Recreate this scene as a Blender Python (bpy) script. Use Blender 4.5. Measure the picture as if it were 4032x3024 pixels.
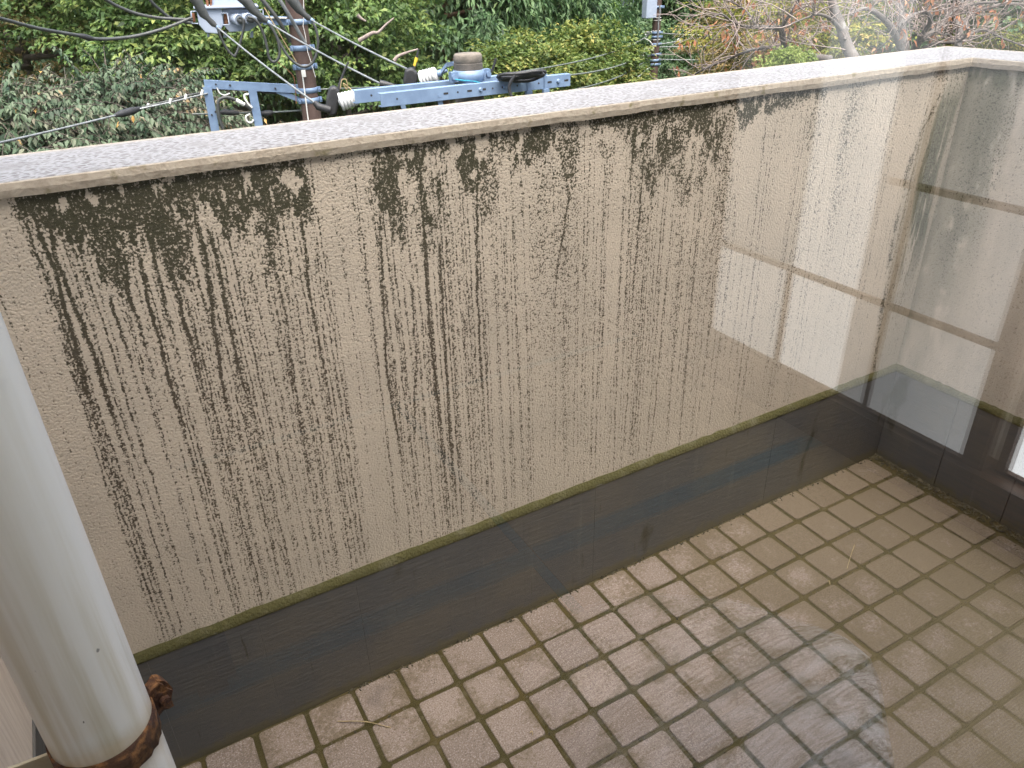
import bpy, math, random
import numpy as np
from mathutils import Vector, Matrix

for o in list(bpy.data.objects):
    bpy.data.objects.remove(o, do_unlink=True)
SC = bpy.context.scene
COL = SC.collection
R = math.radians

# ------------------------------------------------------------------ camera
TP = 0.108                                   # floor tile pitch
CAM = np.array([-0.0072, -1.2026, 1.4174])
YAW, PIT, ROL, FPX = 0.502, 0.507, -0.031, 2979.0
IW, IH = 4032.0, 3024.0
_fw = np.array([math.sin(YAW)*math.cos(PIT), math.cos(YAW)*math.cos(PIT), -math.sin(PIT)])
_rt = np.array([math.cos(YAW), -math.sin(YAW), 0.0])
_up = np.cross(_rt, _fw)
_r2 = math.cos(ROL)*_rt + math.sin(ROL)*_up
_u2 = -math.sin(ROL)*_rt + math.cos(ROL)*_up
cd = bpy.data.cameras.new('camera')
cd.sensor_width = 36.0
cd.lens = FPX/IW*36.0
cd.clip_start = 0.01
cd.clip_end = 600.0
cam = bpy.data.objects.new('camera', cd)
COL.objects.link(cam)
cam.matrix_world = Matrix(((_r2[0], _u2[0], -_fw[0], CAM[0]), (_r2[1], _u2[1], -_fw[1], CAM[1]), (_r2[2], _u2[2], -_fw[2], CAM[2]), (0, 0, 0, 1)))
SC.camera = cam

# ------------------------------------------------------------------ light
SUN_EL, SUN_AZ = 71.0, 188.0                 # azimuth clockwise from +Y; overcast, very broad
w = bpy.data.worlds.new('World')
SC.world = w
w.use_nodes = True
nt = w.node_tree
nt.nodes.clear()
sky = nt.nodes.new('ShaderNodeTexSky')
sky.sky_type = 'NISHITA'
sky.sun_disc = False
sky.sun_elevation = R(SUN_EL)
sky.sun_rotation = R(SUN_AZ)
sky.air_density = 1.0
sky.dust_density = 8.0
sky.ozone_density = 1.0
bg = nt.nodes.new('ShaderNodeBackground')
bg.inputs[1].default_value = 0.12
wo = nt.nodes.new('ShaderNodeOutputWorld')
nt.links.new(sky.outputs[0], bg.inputs[0])
nt.links.new(bg.outputs[0], wo.inputs[0])
sl = bpy.data.lights.new('sun', 'SUN')
sl.energy = 1.3
sl.angle = R(60)
sl.color = (1.0, 0.985, 0.96)
so = bpy.data.objects.new('sun', sl)
COL.objects.link(so)
sd = Vector((math.sin(R(SUN_AZ))*math.cos(R(SUN_EL)), math.cos(R(SUN_AZ))*math.cos(R(SUN_EL)), math.sin(R(SUN_EL))))
so.rotation_euler = sd.to_track_quat('Z', 'Y').to_euler()
so.location = (0, -20, 30)
SC.view_settings.view_transform = 'Standard'
SC.view_settings.look = 'None'
SC.view_settings.exposure = 2.0
SC.view_settings.gamma = 1.0
SC.view_settings.use_curve_mapping = False

# ------------------------------------------------------------------ helpers
def ray(p):
    return _fw + _r2*(p[0]-IW/2)/FPX - _u2*(p[1]-IH/2)/FPX
def at(p, d):
    r = ray(p)
    return CAM + r*d/math.hypot(r[0], r[1])
def onz(p, z):
    r = ray(p)
    return CAM + r*(z-CAM[2])/r[2]
def fB(x, y): return (600+x/3.16, y/3.16)            # study views of the photograph
def f2(x, y): return (1100+x/1.6458, y/1.6458)
def f1(x, y): return (x/1.6458, y/1.6458)
def fC(x, y): return (2400+x/2.765, y/2.765)
def f3(x, y): return (2300+x/1.2771, y/1.2771)
def fF(x, y): return (x*1.8228, y*1.8228)

def unit(a):
    a = np.asarray(a, float)
    return a/max(np.linalg.norm(a), 1e-9)

class MB:
    def __init__(s):
        s.v, s.f, s.s = [], [], []
    def add(s, vs, fs, smooth=False):
        n = len(s.v)
        s.v += [tuple(float(c) for c in p) for p in vs]
        s.f += [tuple(i+n for i in f) for f in fs]
        s.s += [smooth]*len(fs)
        return s
    def box(s, lo, hi):
        x0, y0, z0 = lo; x1, y1, z1 = hi
        return s.add([(x0,y0,z0),(x1,y0,z0),(x1,y1,z0),(x0,y1,z0),(x0,y0,z1),(x1,y0,z1),(x1,y1,z1),(x0,y1,z1)],
                     [(0,3,2,1),(4,5,6,7),(0,1,5,4),(1,2,6,5),(2,3,7,6),(3,0,4,7)])
    def bar(s, a, b, w, h, up=(0,0,1)):
        """rectangular bar from a to b, w across, h along up"""
        a = np.asarray(a, float); b = np.asarray(b, float)
        d = unit(b-a); sd_ = unit(np.cross(d, up)); u = np.cross(sd_, d)
        vs = []
        for p in (a, b):
            for i, j in ((-1,-1),(1,-1),(1,1),(-1,1)):
                vs.append(p + sd_*i*w/2 + u*j*h/2)
        return s.add(vs, [(0,1,2,3),(7,6,5,4),(0,4,5,1),(1,5,6,2),(2,6,7,3),(3,7,4,0)])
    def prism(s, poly, vec):
        n = len(poly); vec = np.asarray(vec, float)
        vs = [np.asarray(p, float) for p in poly] + [np.asarray(p, float)+vec for p in poly]
        fs = [tuple(range(n)), tuple(reversed(range(n, 2*n)))]
        fs += [(i, i+n, (i+1) % n+n, (i+1) % n) for i in range(n)]
        return s.add(vs, fs)
    def tube(s, pts, r, n=8, caps=True):
        pts = [np.asarray(p, float) for p in pts]
        m = len(pts)
        rs = r if hasattr(r, '__len__') else [r]*m
        vs, fs = [], []
        ref = None
        for k in range(m):
            t = unit(pts[min(k+1, m-1)]-pts[max(k-1, 0)])
            if ref is None:
                ref = unit(np.cross(t, (0.31, 0.17, 0.93) if abs(t[2]) < 0.9 else (1, 0.1, 0)))
            ref = unit(ref - t*np.dot(ref, t))
            b = np.cross(t, ref)
            for i in range(n):
                a = 2*math.pi*i/n
                vs.append(pts[k] + (ref*math.cos(a)+b*math.sin(a))*rs[k])
        for k in range(m-1):
            for i in range(n):
                j = (i+1) % n
                fs.append((k*n+i, k*n+j, (k+1)*n+j, (k+1)*n+i))
        s.add(vs, fs, True)
        if caps:
            s.add([vs[i] for i in range(n)], [tuple(reversed(range(n)))])
            s.add([vs[(m-1)*n+i] for i in range(n)], [tuple(range(n))])
        return s
    def lathe(s, p0, axis, prof, n=20):
        """prof: (radius, distance along axis); sharp rings are given twice"""
        ax = unit(axis); p0 = np.asarray(p0, float)
        ref = unit(np.cross(ax, (0.2, 0.9, 0.3) if abs(ax[1]) < 0.85 else (1, 0, 0))); b = np.cross(ax, ref)
        vs, fs = [], []
        for r_, h in prof:
            for i in range(n):
                a = 2*math.pi*i/n
                vs.append(p0+ax*h+(ref*math.cos(a)+b*math.sin(a))*r_)
        for k in range(len(prof)-1):
            if prof[k] == prof[k+1]: continue
            for i in range(n):
                j = (i+1) % n
                fs.append((k*n+i, k*n+j, (k+1)*n+j, (k+1)*n+i))
        s.add(vs, fs, True)
        s.add(vs[:n], [tuple(reversed(range(n)))])
        s.add(vs[-n:], [tuple(range(n))])
        return s
    def build(s, name, mat, parent=None):
        me = bpy.data.meshes.new(name)
        me.from_pydata(s.v, [], s.f)
        me.polygons.foreach_set('use_smooth', s.s)
        me.update()
        return link(name, me, mat, parent)

def link(name, me, mat, parent=None):
    if mat is not None and not me.materials:
        me.materials.append(mat)
    o = bpy.data.objects.new(name, me)
    COL.objects.link(o)
    if parent is not None: o.parent = parent
    return o
def tag(o, label=None, cat=None, group=None, kind=None):
    if label: o['label'] = label
    if cat: o['category'] = cat
    if group: o['group'] = group
    if kind: o['kind'] = kind
    return o
def thing(name, label, cat, group=None, loc=(0, 0, 0)):
    o = bpy.data.objects.new(name, None)
    COL.objects.link(o)
    o.location = loc
    return tag(o, label, cat, group)
def bevel(o, w_, seg=2):
    m = o.modifiers.new('bevel', 'BEVEL'); m.width = w_; m.segments = seg; m.limit_method = 'ANGLE'
    return o
def sag(a, b, drop, n=14):
    a = np.asarray(a, float); b = np.asarray(b, float)
    return [a+(b-a)*t-np.array([0, 0, drop*4*t*(1-t)]) for t in np.linspace(0, 1, n)]
def spline(pts, n=6):
    """Catmull-Rom through the points"""
    P_ = [np.asarray(p, float) for p in pts]
    P_ = [2*P_[0]-P_[1]]+P_+[2*P_[-1]-P_[-2]]
    out = []
    for k in range(1, len(P_)-2):
        a, b, c, d = P_[k-1:k+3]
        for t in np.linspace(0, 1, n, endpoint=False):
            out.append(0.5*((2*b)+(c-a)*t+(2*a-5*b+4*c-d)*t*t+(3*b-3*c+d-a)*t**3))
    out.append(P_[-2])
    return out

# ------------------------------------------------------------------ materials
def newmat(name):
    m = bpy.data.materials.new(name); m.use_nodes = True
    t = m.node_tree; t.nodes.clear()
    out = t.nodes.new('ShaderNodeOutputMaterial')
    return m, t, out
def N(t, kind, **kw):
    n = t.nodes.new(kind)
    for k, v in kw.items():
        if k.startswith('i_'):
            key = k[2:]
            key = int(key) if key.isdigit() else key.replace('_', ' ')
            n.inputs[key].default_value = v
        else: setattr(n, k, v)
    return n
def math_(t, op, a, b=None, clamp=False):
    n = t.nodes.new('ShaderNodeMath'); n.operation = op; n.use_clamp = clamp
    for i, x in enumerate((a, b)):
        if x is None: continue
        if isinstance(x, (int, float)): n.inputs[i].default_value = x
        else: t.links.new(x, n.inputs[i])
    return n.outputs[0]
def mixc(t, fac, a, b):
    n = t.nodes.new('ShaderNodeMix'); n.data_type = 'RGBA'
    if isinstance(fac, (int, float)): n.inputs[0].default_value = fac
    else: t.links.new(fac, n.inputs[0])
    for i, x in ((6, a), (7, b)):
        if isinstance(x, tuple): n.inputs[i].default_value = (*x[:3], 1)
        else: t.links.new(x, n.inputs[i])
    return n.outputs[2]
def smooth_(t, x, lo, hi):
    n = t.nodes.new('ShaderNodeMapRange'); n.interpolation_type = 'SMOOTHSTEP'
    t.links.new(x, n.inputs[0])
    for i, v in ((1, lo), (2, hi)):
        if isinstance(v, (int, float)): n.inputs[i].default_value = v
        else: t.links.new(v, n.inputs[i])
    return n.outputs[0]
def noise(t, vec, scale, detail=3, rough=0.55, dist=0.0):
    n = N(t, 'ShaderNodeTexNoise', i_Scale=scale, i_Detail=detail, i_Roughness=rough, i_Distortion=dist)
    if vec is not None: t.links.new(vec, n.inputs['Vector'])
    return n.outputs[0]
def mapped(t, vec, scale=(1, 1, 1), loc=(0, 0, 0)):
    n = N(t, 'ShaderNodeMapping'); n.inputs['Scale'].default_value = scale; n.inputs['Location'].default_value = loc
    t.links.new(vec, n.inputs[0]); return n.outputs[0]
def world_pos(t): return N(t, 'ShaderNodeNewGeometry').outputs['Position']
def obj_pos(t): return N(t, 'ShaderNodeTexCoord').outputs['Object']
def attr(t, name): return N(t, 'ShaderNodeAttribute', attribute_name=name).outputs['Fac']
def princ(t, out, col, rough=0.7, metal=0.0, height=None, strength=0.3, dist=0.002, spec=None):
    p = N(t, 'ShaderNodeBsdfPrincipled')
    for k, v in (('Base Color', col), ('Roughness', rough), ('Metallic', metal)):
        if isinstance(v, tuple): p.inputs[k].default_value = (*v[:3], 1)
        elif isinstance(v, (int, float)): p.inputs[k].default_value = v
        else: t.links.new(v, p.inputs[k])
    if spec is not None: p.inputs['Specular IOR Level'].default_value = spec
    if height is not None:
        b = N(t, 'ShaderNodeBump', i_Strength=strength, i_Distance=dist)
        t.links.new(height, b.inputs['Height']); t.links.new(b.outputs[0], p.inputs['Normal'])
    t.links.new(p.outputs[0], out.inputs[0])
    return p
def simple(name, a, b=None, scale=8.0, rough=0.6, metal=0.0, bump=0.0, bscale=60.0, lo=0.35, hi=0.65, spec=None):
    """two-tone weathered surface"""
    m, t, out = newmat(name)
    pos = obj_pos(t)
    col = a
    if b is not None:
        f = smooth_(t, noise(t, pos, scale, 5), lo, hi)
        col = mixc(t, f, a, b)
    h = noise(t, pos, bscale, 3) if bump else None
    princ(t, out, col, rough, metal, h, bump, 0.004, spec)
    return m
# ------------------------------------------------------------------ balcony: measures
H_F, H_T, HB, XR, XL, YB = 1.161, 1.183, 0.3187, 1.998, -0.326, 0.011
ZG = -9.6                                    # street level below the balcony
YG = -1.06                                   # window pane
TH = 0.21                                    # parapet thickness

def mat_stucco():
    m, t, out = newmat('parapet_stucco')
    pos = world_pos(t)
    st, ms, wash, run = attr(t, 'stain'), attr(t, 'moss'), attr(t, 'wash'), attr(t, 'run')
    fine = noise(t, pos, 300, 2, 0.6)
    mid = noise(t, pos, 150, 3, 0.6)
    base = mixc(t, smooth_(t, noise(t, pos, 7, 4), 0.35, 0.7), (0.625, 0.55, 0.46), (0.57, 0.505, 0.425))
    base = mixc(t, math_(t, 'MULTIPLY', wash, 0.9), base, (0.095, 0.104, 0.060))
    # pits hold the dirt: the denser the stain the more of the grain goes dark
    grain = math_(t, 'ADD', math_(t, 'MULTIPLY', fine, 0.62), math_(t, 'MULTIPLY', mid, 0.38))
    g2 = math_(t, 'ADD', math_(t, 'MULTIPLY', math_(t, 'SUBTRACT', grain, 0.5), 3.2), 0.5, True)
    d = math_(t, 'SUBTRACT', st, g2)
    mask = smooth_(t, d, -0.12, 0.34)
    rr = math_(t, 'ADD', run, math_(t, 'MULTIPLY', math_(t, 'SUBTRACT', 0.5, g2), 0.85))
    mask = math_(t, 'MAXIMUM', mask, smooth_(t, rr, 0.30, 0.74))
    dark = mixc(t, ms, (0.052, 0.040, 0.026), (0.022, 0.026, 0.009))
    col = mixc(t, math_(t, 'MULTIPLY', mask, 0.93), base, dark)
    vo = N(t, 'ShaderNodeTexVoronoi', i_Scale=260.0); t.links.new(pos, vo.inputs['Vector'])
    h = math_(t, 'ADD', math_(t, 'MULTIPLY', mid, 0.45), math_(t, 'ADD', math_(t, 'MULTIPLY', vo.outputs['Distance'], -0.6), math_(t, 'MULTIPLY', fine, 0.8)))
    princ(t, out, col, 0.9, 0, h, 0.7, 0.0015, 0.2)
    return m
def mat_coping():
    m, t, out = newmat('coping_stucco')
    pos = world_pos(t)
    g = N(t, 'ShaderNodeNewGeometry')
    sx = N(t, 'ShaderNodeSeparateXYZ'); t.links.new(g.outputs['Normal'], sx.inputs[0])
    vo = N(t, 'ShaderNodeTexVoronoi', feature='DISTANCE_TO_EDGE', i_Scale=95.0)
    wpos = mapped(t, pos, (0.75, 1.3, 1))
    nz = N(t, 'ShaderNodeTexNoise', i_Scale=60.0, i_Detail=2.0); t.links.new(pos, nz.inputs['Vector'])
    addv = N(t, 'ShaderNodeVectorMath', operation='MULTIPLY_ADD'); t.links.new(nz.outputs['Color'], addv.inputs[0])
    addv.inputs[1].default_value = (0.012, 0.012, 0.012); t.links.new(wpos, addv.inputs[2])
    t.links.new(addv.outputs[0], vo.inputs['Vector'])
    n2 = noise(t, pos, 14, 4)
    n3 = noise(t, pos, 190, 2)
    pits = smooth_(t, math_(t, 'ADD', vo.outputs['Distance'], math_(t, 'MULTIPLY', n3, 0.25)), 0.16, 0.42)
    top = mixc(t, pits, (0.285, 0.29, 0.305), (0.135, 0.13, 0.134))
    top = mixc(t, smooth_(t, n2, 0.5, 0.75), top, (0.20, 0.198, 0.204))
    side = mixc(t, smooth_(t, noise(t, pos, 90, 4), 0.4, 0.75), (0.40, 0.355, 0.295), (0.30, 0.26, 0.21))
    side = mixc(t, smooth_(t, noise(t, pos, 26, 5), 0.60, 0.72), side, (0.19, 0.17, 0.09))
    sz_ = N(t, 'ShaderNodeSeparateXYZ'); t.links.new(pos, sz_.inputs[0])
    col = mixc(t, smooth_(t, sz_.outputs[2], H_T-.0022, H_T-.0004), side, top)
    h = math_(t, 'ADD', math_(t, 'MULTIPLY', pits, -0.8), noise(t, pos, 130, 3))
    princ(t, out, col, 0.8, 0, h, 0.3, 0.0012, 0.3)
    return m
def mat_base():
    m, t, out = newmat('grey_base_render')
    pos = world_pos(t)
    tr = noise(t, mapped(t, pos, (14, 14, 130)), 1.0, 4, 0.6, 0.4)
    col = mixc(t, smooth_(t, noise(t, pos, 5, 4), 0.35, 0.7), (0.094, 0.097, 0.102), (0.122, 0.115, 0.104))
    col = mixc(t, smooth_(t, noise(t, mapped(t, pos, (9, 9, 3), (3, 1, 0)), 1.0, 5), 0.62, 0.72), col, (0.04, 0.040, 0.026))
    sz_ = N(t, 'ShaderNodeSeparateXYZ'); t.links.new(pos, sz_.inputs[0])
    rag = math_(t, 'ADD', sz_.outputs[2], math_(t, 'MULTIPLY', math_(t, 'SUBTRACT', noise(t, pos, 22, 5, .65), .5), .09))
    col = mixc(t, math_(t, 'MULTIPLY', smooth_(t, rag, .032, .004), .8), col, (.13, .115, .07))      # silt line along the floor
    lime = noise(t, mapped(t, pos, (34, 34, 2.2), (7, 2, 0)), 1.0, 5, .65)
    col = mixc(t, math_(t, 'MULTIPLY', smooth_(t, lime, .60, .74), .42), col, (.19, .185, .17))
    col = mixc(t, math_(t, 'MULTIPLY', smooth_(t, noise(t, mapped(t, pos, (60, 60, 5), (1, 9, 4)), 1.0, 4, .6), .64, .74), .7), col, (.035, .033, .02))
    princ(t, out, col, 0.42, 0, tr, 0.5, 0.003, 0.3)
    return m
def mat_tile():
    m, t, out = newmat('floor_tile_granite')
    pos = world_pos(t); op = obj_pos(t)
    oi = N(t, 'ShaderNodeObjectInfo').outputs['Random']
    sp = noise(t, pos, 300, 3, 0.75)
    tint = mixc(t, oi, (0.185, 0.146, 0.123), (0.25, 0.199, 0.168))
    col = mixc(t, smooth_(t, sp, 0.53, 0.64), tint, (0.10, 0.078, 0.068))
    col = mixc(t, smooth_(t, sp, 0.46, 0.36), col, (0.36, 0.31, 0.28))
    # dirt film creeping in from the joints; wetter towards the far right corner
    s = N(t, 'ShaderNodeSeparateXYZ'); t.links.new(op, s.inputs[0])
    e = math_(t, 'MAXIMUM', math_(t, 'ABSOLUTE', s.outputs[0]), math_(t, 'ABSOLUTE', s.outputs[1]))
    w_ = N(t, 'ShaderNodeSeparateXYZ'); t.links.new(pos, w_.inputs[0])
    wet = math_(t, 'MULTIPLY', smooth_(t, w_.outputs[0], 0.75, 1.75), smooth_(t, w_.outputs[1], -1.0, -0.25))
    big = noise(t, pos, 9, 5, 0.6)
    ed = math_(t, 'ADD', math_(t, 'MULTIPLY', e, 4.2), math_(t, 'MULTIPLY', big, 1.15))
    ed = math_(t, 'ADD', ed, math_(t, 'MULTIPLY', math_(t, 'ADD', math_(t, 'MULTIPLY', wet, 1.1), math_(t, 'MULTIPLY', oi, 0.3)), 0.36))
    ed = math_(t, 'ADD', ed, math_(t, 'MULTIPLY', math_(t, 'SUBTRACT', noise(t, pos, 90, 5, .75), 0.5), 1.0))
    f = smooth_(t, ed, 0.74, 0.98)
    col = mixc(t, math_(t, 'MULTIPLY', f, 0.60), col, (0.085, 0.062, 0.026))
    # grey sooty patches
    col = mixc(t, math_(t, 'MULTIPLY', smooth_(t, noise(t, pos, 5.5, 3), 0.62, 0.78), 0.55), col, (0.085, 0.07, 0.062))
    princ(t, out, col, 0.75, 0, math_(t, 'ADD', sp, noise(t, pos, 70, 3)), 0.35, 0.0015, 0.3)
    return m
def mat_grout():
    m, t, out = newmat('olive_grout')
    pos = world_pos(t)
    col = mixc(t, smooth_(t, noise(t, pos, 12, 5), 0.35, 0.65), (0.066, 0.051, 0.018), (0.042, 0.036, 0.012))
    col = mixc(t, smooth_(t, noise(t, pos, 60, 3), 0.55, 0.7), col, (0.085, 0.072, 0.04))
    princ(t, out, col, 0.9, 0, noise(t, pos, 200, 3), 0.6, 0.002, 0.2)
    return m
M = {}
M['stucco'] = mat_stucco(); M['coping'] = mat_coping(); M['base'] = mat_base(); M['tile'] = mat_tile(); M['grout'] = mat_grout()
M['ledge'] = simple('mossy_mortar', (0.062, 0.058, 0.016), (0.14, 0.13, 0.085), 16, 0.9, 0, 0.8, 160, .48, .8)
M['render'] = simple('outer_render', (0.46, 0.40, 0.33), (0.40, 0.35, 0.29), 3, 0.9, 0, 0.4, 120)

# ------------------------------------------------------------------ stains on the parapet
rng = np.random.default_rng(7)
def fbm(x, z, fx, fz, seed, oct_=4):
    """value noise on arrays"""
    g = np.random.default_rng(seed); out = 0; amp = 1.0; tot = 0
    for o in range(oct_):
        G = g.random((64, 64))
        X = x*fx*2**o+g.random()*50; Z = z*fz*2**o+g.random()*50
        i, k = np.floor(X).astype(int), np.floor(Z).astype(int)
        u, v = X-i, Z-k; u = u*u*(3-2*u); v = v*v*(3-2*v)
        a = G[i % 64, k % 64]*(1-u)+G[(i+1) % 64, k % 64]*u
        b = G[i % 64, (k+1) % 64]*(1-u)+G[(i+1) % 64, (k+1) % 64]*u
        out = out+amp*(a*(1-v)+b*v); tot += amp; amp *= 0.55
    return out/tot
def sstep(a, lo, hi):
    t = np.clip((a-lo)/(hi-lo), 0, 1); return t*t*(3-2*t)
DRIPS = [  # streaks as (x, z) down the wall, with strength and half width
 ([(-0.093,1.154),(-0.094,1.09),(-0.088,1.017),(-0.089,0.926),(-0.091,0.80)],.75,.0045),
 ([(-0.079,1.147),(-0.08,1.1),(-0.077,1.054),(-0.082,0.995),(-0.082,0.951),(-0.089,0.84)],.95,.006),
 ([(-0.06,1.144),(-0.071,1.075),(-0.069,1.024),(-0.067,0.962),(-0.064,0.906),(-0.066,0.80)],1.,.006),
 ([(-0.046,1.147),(-0.044,1.115),(-0.046,1.064)],.9,.004),
 ([(-0.024,1.135),(-0.018,1.097),(-0.021,1.048),(-0.021,1.013),(-0.018,0.92)],.9,.005),
 ([(0.009,1.143),(0.011,1.097),(0.006,1.048),(0.006,1.002),(0.007,0.944)],.95,.006),
 ([(0.032,1.139),(0.033,1.088),(0.032,1.043),(0.029,0.999),(0.03,0.938),(0.028,0.80)],.98,.0055),
 ([(0.055,1.136),(0.053,1.067),(0.051,1.027),(0.051,0.96)],.95,.0055),
 ([(0.081,1.118),(0.074,1.057),(0.073,1.005),(0.072,0.956),(0.074,0.84)],.95,.005),
 ([(0.112,1.121),(0.105,1.04),(0.107,0.95)],.8,.004),
 ([(0.123,1.122),(0.125,1.071),(0.123,1.012),(0.118,0.964),(0.11,0.882),(0.104,0.78)],1.05,.006),
 ([(0.139,1.122),(0.138,1.057),(0.141,1.002),(0.137,0.928),(0.137,0.80)],1.,.0055),
 ([(0.224,1.094),(0.224,1.035),(0.225,0.93)],.8,.005), ([(0.282,1.076),(0.273,0.928),(0.276,0.78)],.85,.005),
 ([(0.227,0.895),(0.223,0.819),(0.218,0.70)],.75,.0045), ([(0.422,1.13),(0.414,1.062),(0.392,0.757),(0.399,0.58)],.82,.005),
 ([(0.493,1.128),(0.49,0.956),(0.486,0.81),(0.491,0.60)],.9,.006), ([(0.599,1.056),(0.59,0.899),(0.589,0.66)],.85,.005),
 ([(0.776,1.107),(0.798,1.025),(0.766,0.86)],.75,.006), ([(0.975,1.063),(0.974,0.988),(0.967,0.78)],.75,.006),
 ([(0.517,0.951),(0.511,0.617),(0.508,0.48)],.85,.0055), ([(0.457,0.892),(0.455,0.779),(0.432,0.60)],.7,.005),
]
def paint_front(x, z):
    d = np.zeros_like(x); run = np.zeros_like(x)
    zt = H_F - z                                              # depth below the coping
    env = np.interp(x[:, 0], [-.33, -.12, -.1, .16, .30, .36, .42, .62, .72, .95, 1.15, 1.45, 1.6, 2.0], [.15, .25, .9, .95, .75, .45, .85, .85, .6, .75, .65, .45, .25, .3])
    def drip(pts, s, hw, fade):
        zs = np.array([p[1] for p in pts])[::-1]; xs = np.array([p[0] for p in pts])[::-1]
        cx = np.interp(z[0], zs, xs)+0.0016*(fbm(z[0]*1.0, z[0]*0+pts[0][0]*31, 26, 1, int(abs(pts[0][0])*9999) % 997)-0.5)*4
        up, lo = zs[-1]+0.02, zs[0]
        prof = sstep(z[0], lo-fade, lo+fade*0.4)*(1-sstep(z[0], up, up+0.02))
        wv = hw*(0.65+0.7*fbm(z[0], z[0]*0+7.7, 22, 1, int(abs(pts[-1][0])*9999) % 991))
        i0, i1 = np.searchsorted(x[:, 0], [cx.min()-.02, cx.max()+.02])
        g = np.exp(-((x[i0:i1]-cx[None])/wv[None])**2)
        run[i0:i1] = np.maximum(run[i0:i1], g*prof[None]*s)
    for pts, s, hw in DRIPS: drip(pts, min(s*1.05, 1.0), hw*.72, 0.22)
    for k in range(900):                                      # the many fine runs
        x0 = rng.uniform(-.33, 2.0); e = np.interp(x0, x[:, 0], env)
        if rng.random() > e: continue
        top = H_F if rng.random() < .45 else H_F-rng.uniform(0.05, .5)
        ln = rng.uniform(.30, .95)*(0.6+.5*e)
        dx = rng.normal(0, .006)
        drip([(x0, top), (x0+dx*.5, top-ln*.5), (x0+dx, max(top-ln, HB+.02))], rng.uniform(.30, .78)*(.62+.4*e), rng.uniform(.0013, .0024), 0.3)
    # moss hanging below the coping
    n1 = fbm(x, z, 24, 5, 3); n2 = fbm(x, z, 60, 13, 5); n3 = fbm(x, z, 9, 3, 11); n4 = fbm(x, z, 140, 60, 13, 2)
    moss = np.zeros_like(d)
    def patch(cx, cz, rx, rz, s):
        q = ((x-cx)/rx)**2+((z-cz)/np.where(z > cz, rz, rz*1.8))**2
        v = np.clip(1.18-q*.9-(n2-.5)*1.9-(n1-.5)*1.4-(n4-.5)*1.1, 0, 1)*s
        np.maximum(moss, v**.8, out=moss)
    for cx, cz, rx, rz, s in [(-.03,1.145,.07,.030,1.),(.05,1.14,.09,.045,1.),(.13,1.135,.08,.045,1.),(.22,1.13,.06,.05,1.),(.28,1.11,.022,.06,.95),(.0,1.10,.03,.05,.8),
        (.09,1.09,.03,.06,.8),(.225,1.07,.02,.06,.8),(.43,1.125,.035,.045,.85),(.478,1.135,.04,.03,.95),(.50,1.06,.035,.06,.9),(.445,1.07,.022,.05,.7),(.589,1.125,.030,.040,1.),(.62,1.10,.03,.05,.55),
        (.69,1.14,.03,.025,.85),(.73,1.15,.035,.02,.9),(.80,1.12,.02,.05,.6),(.88,1.14,.03,.03,.55),(.97,1.125,.05,.035,.95),(1.03,1.09,.045,.045,.8),(1.00,1.04,.03,.05,.7),(1.12,1.135,.05,.03,.95),
        (1.16,1.09,.04,.05,.75),(1.24,1.145,.06,.022,1.),(1.33,1.15,.05,.016,.9),(1.10,1.05,.05,.06,.5),(1.42,1.155,.04,.012,.7),(1.46,1.08,.03,.06,.35)]:
        patch(cx, cz, rx, rz, s)
    edge = np.clip(1.25-zt/(0.018+0.06*n3*np.interp(x, [.2, .4], [1.5, 1.0])), 0, 1)*np.interp(x, [-.33, -.11, -.09, .30, .32, .40, .44, 1.45, 1.6, 2.0], [.1, .2, 1., 1., .35, .35, .9, .8, .4, .5])
    moss = np.maximum(moss, edge*sstep(n1, .30, .55))
    # the wet seam beside the corner
    seam = np.interp(z, [.30, .48, .76, .90, 1.0, 1.16], [1.90, 1.87, 1.84, 1.835, 1.85, 1.93])
    inn = sstep(x, seam-.03, seam+.03)
    corner = inn*(.50+.75*(n1-.4))*np.interp(z, [.3, .45, .7, 1.16], [.35, .6, .9, .8])
    bx = np.interp(z, [.5, .75, .9, 1.07, 1.16], [1.94, 1.945, 1.93, 1.945, 1.97])
    blot = np.exp(-((x-bx)/.042)**2)*sstep(n1+.4*(n2-.5), .28, .55)*np.interp(z, [.45, .62, .75, 1.08, 1.14], [0, .35, .95, .95, .5])
    line = np.exp(-((x-seam)/.014)**2)*sstep(n2, .25, .6)*.75
    cm = np.maximum(np.maximum(corner*.55, line), blot*.6)
    # light grey stipple everywhere the rain reaches, thinning downwards
    wash = np.clip(.35+.5*(n3-.5)+env[:, None]*.1, 0, 1)*np.interp(z, [.32, .6, 1.16], [.32, .42, .60])*np.interp(x, [-.33, .9, 1.5, 2.0], [.45, .80, .85, .5])
    wash = wash*(0.65+.7*fbm(x, z, 70, 2.2, 21))
    bands = sstep(fbm(x, z, 17, .9, 23), .46, .72)*np.interp(z, [.35, .6, .9, 1.16], [.05, .22, .50, .62])*np.interp(x, [-.33, .3, .55, .9, 1.5, 1.7, 2.0], [.3, .5, .85, 1.05, 1.05, 1.0, .4])
    fine_ = sstep(fbm(x, z, 95, 1.1, 25), .50, .70)*np.interp(z, [.35, .5, .9, 1.16], [.10, .26, .36, .32])*np.interp(x, [-.33, -.1, .6, 1.2, 1.6, 2.0], [.5, .8, 1.0, 1.2, 1.0, .4])
    wash = np.maximum(wash, np.maximum(bands, fine_))
    d = np.clip(np.maximum(np.maximum(d, np.clip(moss*1.08, 0, 1)), np.maximum(cm*.9, wash*.9)), 0, 1.0)
    # scoured, peeled spots inside the moss
    peel = sstep(fbm(x, z, 52, 30, 31), .62, .72)*np.clip(moss*1.5, 0, 1)
    d = d*(1-.85*peel)
    mo = np.clip(np.maximum(moss*1.1, np.maximum(cm*.9, (1-sstep(zt, .05, .38))*.85)), 0, 1)
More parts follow.
